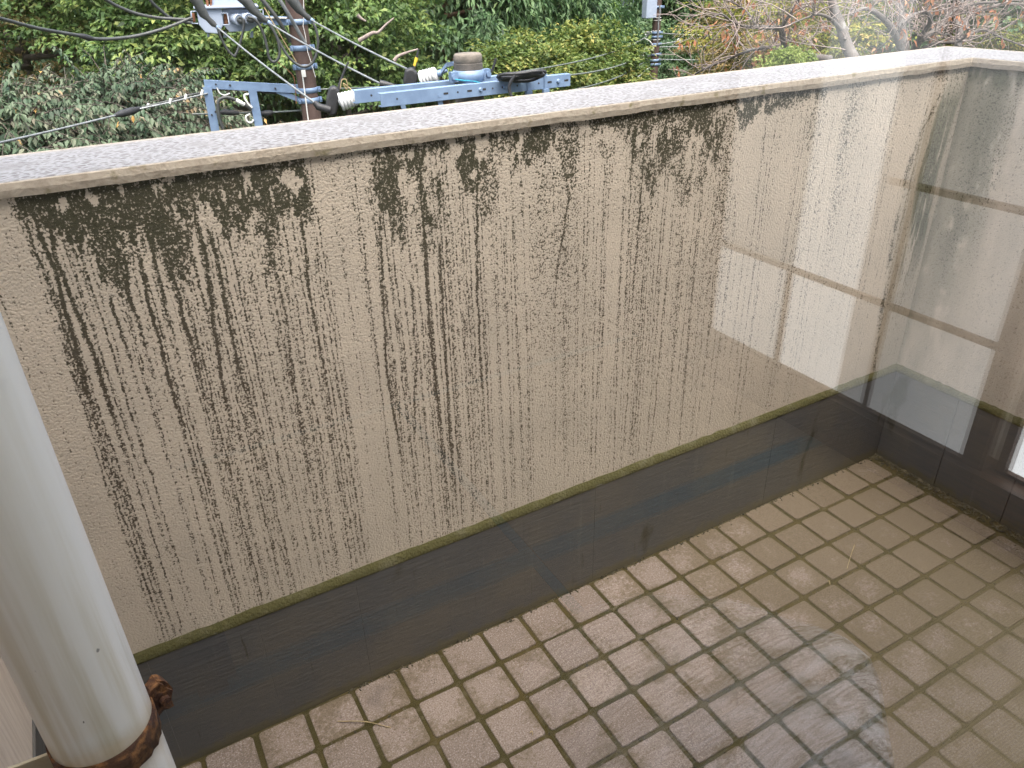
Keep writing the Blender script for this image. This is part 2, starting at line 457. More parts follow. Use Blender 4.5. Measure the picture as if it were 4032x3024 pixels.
    sl_ = np.exp(-(np.maximum(np.abs(x-bx)-.032, 0)/.014)**2)*sstep(n1+.5*(n2-.5), .26, .46)*np.interp(z, [.45, .6, .75, 1.08, 1.14], [.1, .45, 1, .9, .3])
    return d, mo, np.clip(np.maximum(inn*.30*(1-peel)+.2*(n3-.4), sl_), 0, 1), run*(1-.6*peel)
def paint_side(y, z):
    u = YB-y                                                   # distance from the corner
    n1 = fbm(u, z, 26, 7, 41); n2 = fbm(u, z, 60, 40, 43); n3 = fbm(u, z, 8, 4, 47)
    zt = H_F-z
    edge = np.clip(1-zt/(0.02+0.06*n3), 0, 1)*sstep(n1, .35, .6)*.9
    band = np.exp(-((u-.07-.05*(n3-.5))/.065)**2)*np.interp(z, [.4, .75, 1.0, 1.16], [.15, .7, .85, .75])*sstep(n1+.3*(n2-.5), .30, .52)
    run = sstep(fbm(u, z, 75, 1.4, 51), .52, .72)*np.interp(z, [.35, .8, 1.16], [.2, .45, .65])
    near = np.exp(-(u/.018)**2)*.5
    d = np.clip(np.maximum(np.maximum(edge, band), np.maximum(run*.75, near)), 0, 1)
    d = np.maximum(d, .24+.3*(n3-.5))
    return d*np.interp(u, [0, .2, .5], [.35, .5, .8]), np.clip(d*1.2, 0, 1), np.clip(.04+.4*(n1-.48)+band*.9+edge*.7+near*.9, 0, 1), run*.55
def grid_panel(name, fn, U, V, place, mat, parent, painter, flip):
    uu, vv = np.meshgrid(U, V, indexing='ij')
    co = place(uu, vv).reshape(-1, 3).astype(np.float32)
    nu, nv = len(U), len(V)
    idx = np.arange(nu*nv).reshape(nu, nv)
    q = np.stack([idx[:-1, :-1], idx[1:, :-1], idx[1:, 1:], idx[:-1, 1:]], -1).reshape(-1, 4)
    if flip: q = q[:, ::-1]
    me = bpy.data.meshes.new(name)
    me.vertices.add(len(co)); me.vertices.foreach_set('co', co.ravel())
    me.loops.add(q.size); me.loops.foreach_set('vertex_index', q.ravel().astype(np.int32))
    me.polygons.add(len(q)); me.polygons.foreach_set('loop_start', np.arange(0, q.size, 4, dtype=np.int32))
    me.update(calc_edges=True)
    for nm, a in zip(('stain', 'moss', 'wash', 'run'), painter(uu, vv)):
        at_ = me.attributes.new(nm, 'FLOAT', 'POINT'); at_.data.foreach_set('value', a.ravel().astype(np.float32))
    me.validate()
    return link(name, me, mat, parent)

par = thing('parapet_wall', 'beige stucco balcony parapet with dark streaky algae stains and pale coping', 'wall')
wz = np.linspace(HB+.0005, H_F-.0005, 150)
grid_panel('stucco_face', None, np.linspace(XL, XR, 1500), wz, lambda u, v: np.stack([u, np.full_like(u, YB)+.0012*(fbm(u, v, 6, 6, 77)-.5), v], -1), M['stucco'], par, paint_front, False)
grid_panel('stucco_face', None, np.linspace(YG+.09, YB, 260), wz, lambda u, v: np.stack([np.full_like(u, XR), u, v], -1), M['stucco'], par, paint_side, True)
b = MB(); b.box((XL-.3, YB+.004, -.35), (XR+TH, YB+TH-.004, H_F-.002)); b.build('wall_core', M['render'], par)
b = MB(); b.box((XR+.004, YG+.07, -.35), (XR+TH-.004, YB+.002, H_F-.002)); b.build('wall_core', M['render'], par)
# coping: one L-shaped cap with a softly rounded, uneven inner lip
def coping():
    lip = .005
    prof = [(-lip, H_F), (-lip-.0005, H_F+.010), (-lip+.0015, H_T-.0025), (-lip+.004, H_T), (.06, H_T+.001), (.14, H_T+.001), (TH-.004, H_T-.002), (TH+.004, H_T-.008), (TH+.004, H_F)]
    vs, fs = [], []
    pa = [(XL-.3, 0)] ; nseg = 150
    path = []
    for k in range(nseg+1):
        path.append(('f', XL-.3+(XR-XL+.3)*k/nseg))
    for k in range(1, 71):
        path.append(('s', YB-(YB-YG-.07)*k/70))
    g = np.random.default_rng(5); wob = np.convolve(g.normal(0, 1, len(path)+8), np.ones(4)/4, 'same')[:len(path)]
    wob2 = np.convolve(g.normal(0, 1, len(path)+8), np.ones(3)/3, 'same')[:len(path)]
    for k, (side, u) in enumerate(path):
        corner = side == 'f' and k == nseg
        for j, (o, z) in enumerate(prof):
            oo = o+(.0006*wob[k] if j < 3 else 0); zz = z+(.0010*wob2[k] if j < 2 else 0)
            if corner: vs.append((XR+oo, YB+oo, zz))
            elif side == 'f': vs.append((min(u, XR+oo), YB+oo, zz))
            else: vs.append((XR+oo, u, zz))
    n = len(prof)
    for k in range(len(path)-1):
        for j in range(n-1):
            fs.append((k*n+j, (k+1)*n+j, (k+1)*n+j+1, k*n+j+1))
    mb = MB(); mb.add(vs, fs, False)
    return mb.build('coping', M['coping'], par)
coping()
# mortar ledge and the dark base below it
def ledge(a, bb, nrm, seed):
    g = np.random.default_rng(seed); n = 90; vs = []; fs = []
    a = np.array(a); bb = np.array(bb); nrm = np.array(nrm)
    for k in range(n+1):
        p = a+(bb-a)*k/n; w1, w2 = g.normal(0, .0011), g.normal(0, .0009)
        vs += [p+nrm*-.002+np.array([0, 0, HB+.004+w1]), p+nrm*.004+np.array([0, 0, HB-.001+w1]), p+nrm*(.0125+w2)+np.array([0, 0, HB-.013+w2]), p+nrm*.0115+np.array([0, 0, HB-.017])]
        if k:
            for j in range(3): fs.append(((k-1)*4+j, k*4+j, k*4+j+1, (k-1)*4+j+1))
    return MB().add(vs, fs, True).build('mortar_ledge', M['ledge'], par)
ledge((XL, YB, 0), (XR, YB, 0), (0, -1, 0), 1)
ledge((XR, YB, 0), (XR, YG+.09, 0), (-1, 0, 0), 2)
jx = [XL]+[x for x in np.arange(.469-4*.203, XR-.08, .203) if x > XL+.05]+[XR]
for k in range(len(jx)-1):
    b = MB(); b.box((jx[k]+.00008, 0.0+.00015*(k % 3), -.012), (jx[k+1]-.00008, YB+.002, HB-.014)); b.build('base_tile', M['base'], par)
jy = np.arange(0.0, YG+.1, -.203).tolist()+[YG+.09]
for k in range(len(jy)-1):
    b = MB(); b.box((XR-YB+.0005*(k % 2), jy[k+1]+.0012, -.012), (XR+.002, jy[k]-.0012-(.001 if k == 0 else 0), HB-.014)); b.build('base_tile', M['base'], par)

# ------------------------------------------------------------------ floor and its tiles
fl = MB(); fl.box((XL-.25, YG+.05, -.30), (XR+.1, YB+.1, -.0035)); flo = tag(fl.build('balcony_floor', M['grout']), 'balcony floor of pinkish square tiles with olive grout', kind='structure')
def tile_mesh(seed):
    g = np.random.default_rng(seed); h = .0486; rr = .007; vs = []; n = 0
    out = []
    for cx, cy, a0 in ((h-rr, h-rr, 0), (-h+rr, h-rr, 90), (-h+rr, -h+rr, 180), (h-rr, -h+rr, 270)):
        for a in (0, 45, 90): out.append((cx+rr*math.cos(R(a0+a)), cy+rr*math.sin(R(a0+a))))
    jig = g.normal(0, .0005, (12, 2))
    out = [(x+jig[i][0], y+jig[i][1]) for i, (x, y) in enumerate(out)]
    for s_, z in ((1.0, -.010), (1.0, -.0016), (.972, 0.0)):
        vs += [(x*s_, y*s_, z) for x, y in out]
    fs = [tuple(range(24, 36))]
    for r_ in range(2):
        for i in range(12): fs.append((r_*12+i, r_*12+(i+1) % 12, (r_+1)*12+(i+1) % 12, (r_+1)*12+i))
    me = bpy.data.meshes.new('tile'); me.from_pydata(vs, [], fs); me.materials.append(M['tile']); me.update()
    return me
tms = [tile_mesh(s) for s in range(5)]
for i in range(-3, 18):
    for j in range(0, 9):
        x0 = (i+.5)*TP; y0 = -(j+.5)*TP
        if x0-.05 < XL+.004 or x0+.05 > XR-YB: continue
        o = link('tile', tms[int(rng.integers(5))], None, flo)
        o.location = (x0+rng.normal(0, .0007), y0+rng.normal(0, .0007), rng.normal(0, .0007))
        o.rotation_euler = (rng.normal(0, .004), rng.normal(0, .004), rng.normal(0, .006)+int(rng.integers(4))*math.pi/2)
# silt, grit and leaf crumbs swept against the side wall
M['grit'] = simple('dark_silt', (0.03, 0.027, 0.018), (0.11, 0.095, 0.06), 40, 0.95)
b = MB()
for k in range(2600):
    t_ = rng.random()
    if k < 1500: x, y = XR-YB-abs(rng.normal(0, .022)), rng.uniform(-.9, 0)
    elif k < 1900: x, y = rng.uniform(.2, 1.98), -abs(rng.normal(0, .008))-.001
    else: x, y = rng.uniform(-.3, 1.95), (-round(rng.uniform(0, 8))*TP+rng.normal(0, .004))
    s_ = rng.uniform(.0008, .0030); a = rng.uniform(0, 6.28); el = rng.uniform(1, 2.2)
    z = .0005 if k < 1900 else -.003
    ca, sa = math.cos(a)*s_*el, math.sin(a)*s_*el
    b.add([(x+ca, y+sa, z), (x-sa/el, y+ca/el, z), (x-ca, y-sa, z), (x+sa/el, y-ca/el, z), (x, y, z+s_*1.1)], [(0,1,4),(1,2,4),(2,3,4),(3,0,4)])
tag(b.build('silt_debris', M['grit']), 'dark grit and leaf crumbs washed along the balcony edge', 'debris', kind='stuff')
# a few dry twigs and needles on the tiles
M['straw'] = simple('dry_straw', (0.42, 0.33, 0.18), (0.30, 0.22, 0.11), 30, 0.8)
def floor_pt(p): return onz(p, .003)
for (p, q_) in (((3365, 2145), (3335, 2240)), ((1330+0*1, 2840), (1540, 2865)), ((3260, 2290), (3268, 2302)), ((2085, 2887), (2098, 2895))):
    a, c = floor_pt(p), floor_pt(q_); m_ = (a+c)/2+np.array([.004, .003, .003])
    tag(MB().tube(spline([a, m_, c]), [.0011]*7+[.0009]*6, 5).build('dry_twig', M['straw']), 'thin dry stem lying on the floor tiles', 'twig', 'dry stems on the tiles')
# ------------------------------------------------------------------ building: outer wall, window, room behind it
M['siding'] = None
def mat_siding():
    m, t, out = newmat('combed_plaster')
    pos = world_pos(t)
    wv = noise(t, mapped(t, pos, (60, 60, 4)), 1.0, 4, 0.5, 1.2)
    col = mixc(t, smooth_(t, wv, .35, .7), (0.72, 0.63, 0.54), (0.60, 0.51, 0.43))
    princ(t, out, col, .85, 0, wv, .8, .004, .2)
    return m
M['siding'] = mat_siding()
M['facade'] = simple('facade_paint', (0.82, 0.79, 0.74), (0.77, 0.74, 0.69), 4, 0.9, 0, 0.4, 140)
M['room'] = simple('room_plaster', (0.60, 0.54, 0.46), (0.55, 0.49, 0.42), 6, 0.9)
M['ceil'] = simple('ceiling_board', (0.42, 0.33, 0.23), (0.36, 0.27, 0.18), 5, 0.7)
M['wood'] = None
def mat_wood(name, a, b):
    m, t, out = newmat(name)
    pos = world_pos(t)
    g = noise(t, mapped(t, pos, (70, 4, 110)), 1.0, 5, .6, .3)
    princ(t, out, mixc(t, smooth_(t, g, .35, .65), a, b), .45, 0, g, .15, .001, .4)
    return m
M['wood'] = mat_wood('brown_lattice_wood', (0.16, 0.075, 0.035), (0.085, 0.038, 0.018))
M['alu'] = simple('bronze_aluminium', (0.10, 0.085, 0.07), (0.08, 0.07, 0.06), 20, 0.4, 0.7)
WX0, WX1, WZ0, WZ1 = -1.25, 1.72, .14, 2.02                  # window opening
RX0, RX1, RY0, RZ1, ZF = -1.9, 1.86, -3.6, 2.42, .10
bl = thing('building', 'beige building wall around the balcony window', 'building')
OUT0, OUT1 = YG-.075, YG+.045
for lo, hi in (((-6, OUT0, ZG), (WX0, OUT1, 2.78)), ((WX1, OUT0, ZG), (6, OUT1, 2.78)), ((WX0, OUT0, WZ1), (WX1, OUT1, 2.78)), ((WX0, OUT0, ZG), (WX1, OUT1, WZ0))):
    MB().box(lo, hi).build('outer_wall', M['facade'], bl)
MB().box((-6, -8, 2.78), (6, YG+.06, 2.92)).build('roof_slab', M['facade'], bl)
MB().box((-6, -8, ZG), (-5.8, OUT0-.002, 2.78)).build('outer_wall', M['facade'], bl)
MB().box((5.8, -8, ZG), (6, OUT0-.002, 2.78)).build('outer_wall', M['facade'], bl)
MB().box((-5.79, -8, ZG), (5.79, -7.8, 2.77)).build('outer_wall', M['facade'], bl)
MB().box((XL-.22, OUT1+.004, -.55), (XR+TH-.01, YB+TH-.02, -.301)).build('balcony_slab', M['facade'], bl)
MB().box((XL-.22, OUT1+.002, HB-.01), (XL, YB-.001, 2.7)).build('wing_wall', M['siding'], bl)
MB().box((XL-.21, OUT1+.003, -.29), (XL+.004, YB-.001, HB-.012)).build('wing_wall_base', M['base'], bl)

rm = tag(MB().box((RX0, RY0, ZF-.15), (RX1+.12, OUT0-.002, ZF-.032)).build('room_floor', M['wood']), kind='structure')
tag(MB().box((RX0-.12, RY0-.12, RZ1), (RX1+.12, OUT0-.002, RZ1+.1)).build('room_ceiling', M['ceil']), kind='structure')
tag(MB().box((RX0-.1, RY0-.1, ZF-.15), (RX0, OUT0-.003, RZ1-.002)).build('room_wall', M['room']), kind='structure')
tag(MB().box((RX0+.002, RY0-.1, ZF-.15), (RX1+.11, RY0, RZ1-.002)).build('room_wall', M['room']), kind='structure')
tag(MB().box((RX1+.02, RY0, ZF-.03), (RX1+.12, OUT0-.003, RZ1-.002)).build('room_wall', M['room']), kind='structure')
# tatami mats with teal cloth borders
def mat_tatami():
    m, t, out = newmat('woven_rush')
    pos = world_pos(t)
    wv = N(t, 'ShaderNodeTexWave', wave_type='BANDS', bands_direction='Y', i_Scale=55.0, i_Distortion=0.6, i_Detail=2.0); t.links.new(pos, wv.inputs['Vector'])
    col = mixc(t, wv.outputs[1], (0.56, 0.43, 0.22), (0.47, 0.36, 0.195))
    princ(t, out, col, .6, 0, wv.outputs[1], .3, .001)
    return m
M['tatami'] = mat_tatami()
M['teal'] = simple('teal_cloth', (0.02, 0.25, 0.33), (0.04, 0.31, 0.40), 40, .8)
TY = 2*YG-.066
k = 0
for (x0, x1, y0, y1, along) in ((-1.88, .744, TY, -1.15, 'x'), (.744, 1.76, TY, -1.15, 'x'), (-1.88, .744, -3.1, TY, 'x'), (.744, 1.76, -3.1, TY, 'x')):
    tm = thing('tatami_mat', ('teal bordered tatami mat under the window, away from the screens', 'teal bordered tatami mat under the window beside the paper screens', 'teal bordered tatami mat in the depth of the room by the dark chest', 'teal bordered tatami mat in the depth of the room beside the screen sill')[k], 'tatami', 'tatami mats', ((x0+x1)/2, (y0+y1)/2, ZF-.03))
    cx, cy = (x0+x1)/2, (y0+y1)/2
    MB().box((x0-cx+.001, y0-cy+.001, 0), (x1-cx-.001, y1-cy-.001, .029)).build('rush_cover', M['tatami'], tm)
    for ya in (y0+.001, y1-.031): MB().box((x0-cx+.002, ya-cy, .020), (x1-cx-.002, ya+.03-cy, .031)).build('cloth_border', M['teal'], tm)
    if k in (0, 2): MB().box((x1-cx-.03, y0-cy+.035, .020), (x1-cx-.002, y1-cy-.035, .031)).build('cloth_border', M['teal'], tm)
    k += 1
# paper lattice screens, emission in the paper stands in for daylight behind it
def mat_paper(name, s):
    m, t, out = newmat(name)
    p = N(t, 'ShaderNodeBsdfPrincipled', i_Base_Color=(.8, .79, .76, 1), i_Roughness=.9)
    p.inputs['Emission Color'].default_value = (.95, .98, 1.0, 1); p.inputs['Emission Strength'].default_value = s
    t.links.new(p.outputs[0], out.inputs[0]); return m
M['paper'] = mat_paper('backlit_paper', .72); M['paper1'] = mat_paper('mid_glow_paper', .52); M['paper2'] = mat_paper('dim_glow_paper', .24)  # uneven light on the screens put in as stepped emission strengths
XS = 1.79
def shoji(yv0, yv1, munt, label, dim=None, xoff=0):
    """yv: distances beyond the pane as mirrored; real y = 2*YG - yv"""
    ry = lambda v: 2*YG-v
    s = thing('shoji_screen', label, 'screen', None, (XS+xoff, ry((yv0+yv1)/2), ZF))
    oy, oz = ry((yv0+yv1)/2), ZF
    lo, hi = ry(yv1), ry(yv0)
    z0, z1 = .250, 1.50
    for a, c in ((lo, lo+.03), (hi-.055, hi)): MB().box((0, a-oy, z0-oz), (.03, c-oy, z1-oz)).build('stile', M['wood'], s)
    MB().box((.001, lo+.03-oy, z1-.04-oz), (.029, hi-.055-oy, z1-oz)).build('top_rail', M['room'], s)
    MB().box((.001, lo+.03-oy, z0-oz), (.029, hi-.055-oy, z0+.008-oz)).build('bottom_rail', M['wood'], s)
    for z in (.578, .902): MB().box((.004, (lo+.03 if dim is None or z < .8 else ry(.03))-oy, z-.008-oz), (.018, hi-.055-oy, z+.008-oz)).build('lattice_bar', M['wood'], s)
    for v in munt: MB().box((.003, ry(v)-.007-oy, z0+.008-oz), (.0175, ry(v)+.007-oy, (z1-.04 if v < .1 else .57)-oz)).build('lattice_bar', M['wood'], s)
    cut = [lo+.03, hi-.055] if dim is None else [lo+.03, ry(.295), ry(dim), hi-.055]
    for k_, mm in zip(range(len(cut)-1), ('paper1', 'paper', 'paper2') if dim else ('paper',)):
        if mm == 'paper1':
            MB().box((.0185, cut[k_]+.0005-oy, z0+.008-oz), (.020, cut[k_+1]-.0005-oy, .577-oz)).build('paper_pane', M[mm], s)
            MB().box((.0185, cut[k_]+.0005-oy, .579-oz), (.020, cut[k_+1]-.0005-oy, z1-.04-oz)).build('paper_pane', M['paper2'], s)  # weaker glow imitates the light fading above the lower cell
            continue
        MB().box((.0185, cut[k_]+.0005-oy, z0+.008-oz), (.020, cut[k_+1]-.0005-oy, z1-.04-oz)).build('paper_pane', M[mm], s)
    return s
shoji(-.40, .632, (.295, -.043), 'backlit paper screen with brown lattice, one half glowing dimmer', .066)
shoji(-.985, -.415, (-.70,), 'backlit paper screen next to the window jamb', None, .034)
MB().box((XS-.02, RY0+.01, ZF-.03), (XS+.09, OUT0-.004, .247)).build('screen_sill', M['wood'], tag(thing('screen_frame', 'brown wooden sill and lintel holding the paper screens', 'frame'), kind=None))
fr = bpy.data.objects['screen_frame']
MB().box((XS+.0, RY0+.01, 1.562), (XS+.085, OUT0-.004, RZ1-.004)).build('upper_panel', M['room'], fr)
MB().box((XS-.004, RY0+.01, 1.502), (XS+.09, OUT0-.004, 1.56)).build('lintel', M['room'], fr)
MB().box((XS+.0, RY0+.01, .249), (XS+.085, 2*YG-.64, 1.50)).build('side_panel', M['room'], fr)
# cushion and chest
M['cush'] = None
def mat_cush():
    m, t, out = newmat('streaked_pale_cloth')
    pos = world_pos(t)
    g = noise(t, mapped(t, pos, (7, 42, 9)), 1.0, 5, .65, 1.2)
    princ(t, out, mixc(t, smooth_(t, g, .40, .62), (.88, .90, .91), (.17, .17, .11)), .9); return m
M['cush'] = mat_cush()
b = MB(); prof = [(.02, -.07), (.27, -.069), (.29, -.055), (.27, -.03), (.23, .0), (.16, .03), (.08, .042), (.01, .045)]
b.lathe((0, 0, 0), (0, 0, 1), prof, 40)
b.v = [(x*(1+.10*math.sin(3*math.atan2(y, x)+1)+.05*math.sin(7*math.atan2(y, x))), y*(1+.08*math.sin(2*math.atan2(y, x))), z+.012*math.sin(9*x)*math.sin(11*y)) for x, y, z in b.v]
cu = tag(b.build('floor_cushion', M['cush']), 'round pale grey cushion on the tatami by the window', 'cushion')
cu.scale = (1.2, 1.15, 1)
cu.location = (.78, 2*YG+.50, ZF+.072)
M['chest'] = mat_wood('dark_chest_wood', (.045, .042, .042), (.03, .03, .032))
ch = thing('low_chest', 'low dark chest of drawers against the room wall', 'chest', None, (-.55, -2.45, ZF))
MB().box((-.55, -.3, .05), (.55, .3, .55)).build('carcass', M['chest'], ch)
for k in (0, 1): MB().box((-.52, .301, .08+.23*k), (.52, .315, .29+.23*k)).build('drawer', M['chest'], ch)
for sx_ in (-.5, .5):
    for sy_ in (-.25, .25): MB().box((sx_-.03, sy_-.03, .002), (sx_+.03, sy_+.03, .05)).build('foot', M['chest'], ch)

# window: frame and pane
def mat_glass():
    m, t, out = newmat('window_glass')
    lw = N(t, 'ShaderNodeLayerWeight', i_Blend=.5).outputs['Facing']
    f = math_(t, 'ADD', math_(t, 'MULTIPLY', math_(t, 'POWER', lw, 5.0), .96), .042)
    tr = N(t, 'ShaderNodeBsdfTransparent', i_Color=(.975, .985, .98, 1)); gl = N(t, 'ShaderNodeBsdfGlossy', i_Roughness=0.0)
    mx = N(t, 'ShaderNodeMixShader'); t.links.new(f, mx.inputs[0]); t.links.new(tr.outputs[0], mx.inputs[1]); t.links.new(gl.outputs[0], mx.inputs[2])
    t.links.new(mx.outputs[0], out.inputs[0]); return m
M['glass'] = mat_glass()
wi = thing('window', 'clear fixed window pane in bronze aluminium frame facing the balcony', 'window', None, (WX0, YG, WZ0))
ox, oy, oz = WX0, YG, WZ0
for lo, hi in (((WX0, YG-.03, WZ0), (WX0+.045, YG+.03, WZ1)), ((WX1-.045, YG-.03, WZ0), (WX1, YG+.03, WZ1)), ((WX0+.045, YG-.03, WZ0), (WX1-.045, YG+.03, WZ0+.045)), ((WX0+.045, YG-.03, WZ1-.045), (WX1-.045, YG+.03, WZ1))):
    MB().box((lo[0]-ox, lo[1]-oy, lo[2]-oz), (hi[0]-ox, hi[1]-oy, hi[2]-oz)).build('frame_bar', M['alu'], wi)
MB().box((WX0+.04-ox, -.0025, .04), (WX1-.04-ox, .0025, WZ1-.04-oz)).build('glass_pane', M['glass'], wi)

# ------------------------------------------------------------------ drain pipe
def mat_pipe():
    m, t, out = newmat('white_pvc')
    pos = obj_pos(t)
    s = N(t, 'ShaderNodeSeparateXYZ'); t.links.new(pos, s.inputs[0])
    st = noise(t, mapped(t, pos, (45, 45, 1.6)), 1.0, 4, .6)
    low = smooth_(t, s.outputs[2], 1.05, .60)
    col = mixc(t, math_(t, 'MULTIPLY', smooth_(t, st, .42, .70), math_(t, 'ADD', math_(t, 'MULTIPLY', low, .7), .22)), (.86, .86, .84), (.62, .58, .46))
    near = smooth_(t, math_(t, 'ABSOLUTE', math_(t, 'SUBTRACT', s.outputs[2], .607)), .06, .012)
    col = mixc(t, math_(t, 'MULTIPLY', near, math_(t, 'MULTIPLY', noise(t, pos, 30, 3), .9)), col, (.50, .36, .16))
    sp = smooth_(t, noise(t, mapped(t, pos, (1, 1, .45), (2, 5, 1)), 75, 2), .755, .775)
    col = mixc(t, math_(t, 'MULTIPLY', sp, low), col, (.05, .055, .06))
    princ(t, out, col, .32, 0, st, .02, .001, .45); return m
M['pvc'] = mat_pipe()
M['rust'] = simple('flaking_rust', (.045, .016, .007), (.20, .09, .03), 70, .9, 0, 1.0, 90, .42, .68)
M['strap'] = simple('cream_strap', (.62, .58, .46), (.50, .42, .28), 25, .6)
PX, PY, PR = -.162, -.421, .057
dp = thing('drain_pipe', 'white plastic drain pipe with rusty clamp and yellowed streaks', 'pipe', None, (PX, PY, 0))
MB().lathe((0, 0, .0), (0, 0, 1), [(PR, .0), (PR, 1.0), (PR, 1.8), (PR, 2.74)], 48).build('pipe', M['pvc'], dp)
b = MB(); n = 48; vs = []; fs = []
for i in range(n):
    a = 2*math.pi*i/n; rr = PR+.0028+rng.normal(0, .0006); zt_ = rng.normal(0, .0008)
    for r_, z in ((PR+.0005, .584), (rr, .5845+zt_), (rr, .6235+zt_), (PR+.0005, .624)): vs.append((r_*math.cos(a), r_*math.sin(a), z))
for i in range(n):
    for j in range(3): fs.append((i*4+j, ((i+1) % n)*4+j, ((i+1) % n)*4+j+1, i*4+j+1))
cl = b.add(vs, fs, True).build('clamp_band', M['rust'], dp)
ex = unit((.93, .36, 0)); ey = np.cross((0, 0, 1), ex)          # clamp ears stand out on the balcony side
b = MB(); c0 = ex*(PR+.001)
for k_ in (-1, 1):
    pts = []
    for i in range(14):
        a = 2*math.pi*i/14; r_ = 1+rng.normal(0, .16)
        pts.append(c0+ex*(.011+.014*math.cos(a)*r_)+np.array([0, 0, .610+.027*math.sin(a)*r_])+ey*(.002*k_-.009))
    b.prism(pts, ey*.016)
b.build('clamp_ear', M['rust'], cl)
b = MB().lathe(c0+ex*.012+np.array([0, 0, .607])-ey*.02, ey, [(.0048, 0), (.0048, .04)], 10)
b.lathe(c0+ex*.012+np.array([0, 0, .607])-ey*.019, ey, [(.007, 0), (.007, .007)], 6).lathe(c0+ex*.012+np.array([0, 0, .607])+ey*.012, ey, [(.009, 0), (.009, .007)], 6)
b.build('bolt', M['rust'], cl)
b = MB()
for k_ in (-1, 1): b.bar((-PR-.002, .012*k_-.02, .607), (XL-PX+.002, .012*k_-.02, .612), .004, .026)
b.build('bracket_arm', M['strap'], dp)
MB().lathe((-PR-.030, -.045, .61), (0, 1, 0), [(.009, 0), (.009, .008), (.005, .012)], 8).build('bolt', M['strap'], dp)
# ------------------------------------------------------------------ land outside
def hgt(x, y):
    d = np.maximum(np.hypot(x, y)-9.0, 0)
    a = ZG+d*.20+np.maximum(d-18, 0)*.16
    return np.where(y < 2, ZG, a)
def mat_ground():
    m, t, out = newmat('forest_floor')
    pos = world_pos(t)
    c = mixc(t, smooth_(t, noise(t, pos, .6, 6), .35, .65), (.035, .030, .016), (.045, .055, .02))
    princ(t, out, c, .95, 0, noise(t, pos, 4, 5), .8, .1); return m
gx = np.concatenate([np.linspace(-150, -40, 12), np.linspace(-38, 60, 50), np.linspace(65, 190, 14)]); gy = np.concatenate([np.linspace(-60, -4, 8), np.linspace(-2, 60, 40), np.linspace(65, 200, 16)])
U, V = np.meshgrid(gx, gy, indexing='ij'); Z = hgt(U, V)+.5*(fbm(U+200, V+200, .09, .09, 61)-.5)*np.clip((np.hypot(U, V)-8)/8, 0, 1)
vs = np.stack([U, V, Z], -1).reshape(-1, 3); nv = len(gy)
fs = [(i*nv+j, (i+1)*nv+j, (i+1)*nv+j+1, i*nv+j+1) for i in range(len(gx)-1) for j in range(nv-1)]
tag(MB().add(vs, fs, True).build('ground', mat_ground()), kind='structure')

# ------------------------------------------------------------------ foliage
def mat_leaf(name, cols, trans=.35, rough=.5, spec=.4):
    m, t, out = newmat(name)
    a = attr(t, 'tone')
    rp = N(t, 'ShaderNodeValToRGB'); t.links.new(a, rp.inputs[0])
    e = rp.color_ramp.elements
    while len(e) < len(cols): e.new(.5)
    for k_, c in enumerate(cols): e[k_].position = k_/(len(cols)-1); e[k_].color = (*c, 1)
    p = N(t, 'ShaderNodeBsdfPrincipled', i_Roughness=rough); p.inputs['Specular IOR Level'].default_value = spec
    t.links.new(rp.outputs[0], p.inputs['Base Color'])
    tr = N(t, 'ShaderNodeBsdfTranslucent'); t.links.new(rp.outputs[0], tr.inputs[0])
    mx = N(t, 'ShaderNodeMixShader', i_0=trans); t.links.new(p.outputs[0], mx.inputs[1]); t.links.new(tr.outputs[0], mx.inputs[2])
    t.links.new(mx.outputs[0], out.inputs[0]); return m
def norm_(a): return a/np.maximum(np.linalg.norm(a, axis=1, keepdims=True), 1e-9)
def leaf_mesh(name, base, d, nrm, L, Wd, tone, mat, fold=.25, droop=.15):
    """kite leaves folded along the midrib: base, right, tip, left"""
    n = len(base)
    d = norm_(d); s = norm_(np.cross(d, nrm)); u = norm_(np.cross(s, d))
    L = L[:, None]; Wd = Wd[:, None]
    mid = base+d*L*.42
    co = np.stack([base, mid+s*Wd*.5+u*Wd*fold, base+d*L-u*L*droop, mid-s*Wd*.5+u*Wd*fold], 1).reshape(-1, 3).astype(np.float32)
    i0 = np.arange(n)*4
    tri = np.stack([i0, i0+1, i0+2, i0, i0+2, i0+3], 1).reshape(-1).astype(np.int32)
    me = bpy.data.meshes.new(name)
    me.vertices.add(n*4); me.vertices.foreach_set('co', co.ravel())
    me.loops.add(len(tri)); me.loops.foreach_set('vertex_index', tri)
    me.polygons.add(n*2); me.polygons.foreach_set('loop_start', np.arange(0, len(tri), 3, dtype=np.int32))
    me.update(calc_edges=True)
    a = me.attributes.new('tone', 'FLOAT', 'POINT'); a.data.foreach_set('value', np.repeat(np.clip(tone, 0, 1), 4).astype(np.float32))
    me.materials.append(mat)
    return me
def clumps(g, K, shell=.55, up=-.35):
    """clump centres in a unit ball, more towards its surface, some lumps"""
    p = norm_(g.normal(size=(K*3, 3))); p = p[p[:, 2] > up][:K]
    r = (shell+(1-shell)*g.random(len(p)))*(0.82+.36*g.random(len(p)))
    return p*r[:, None]
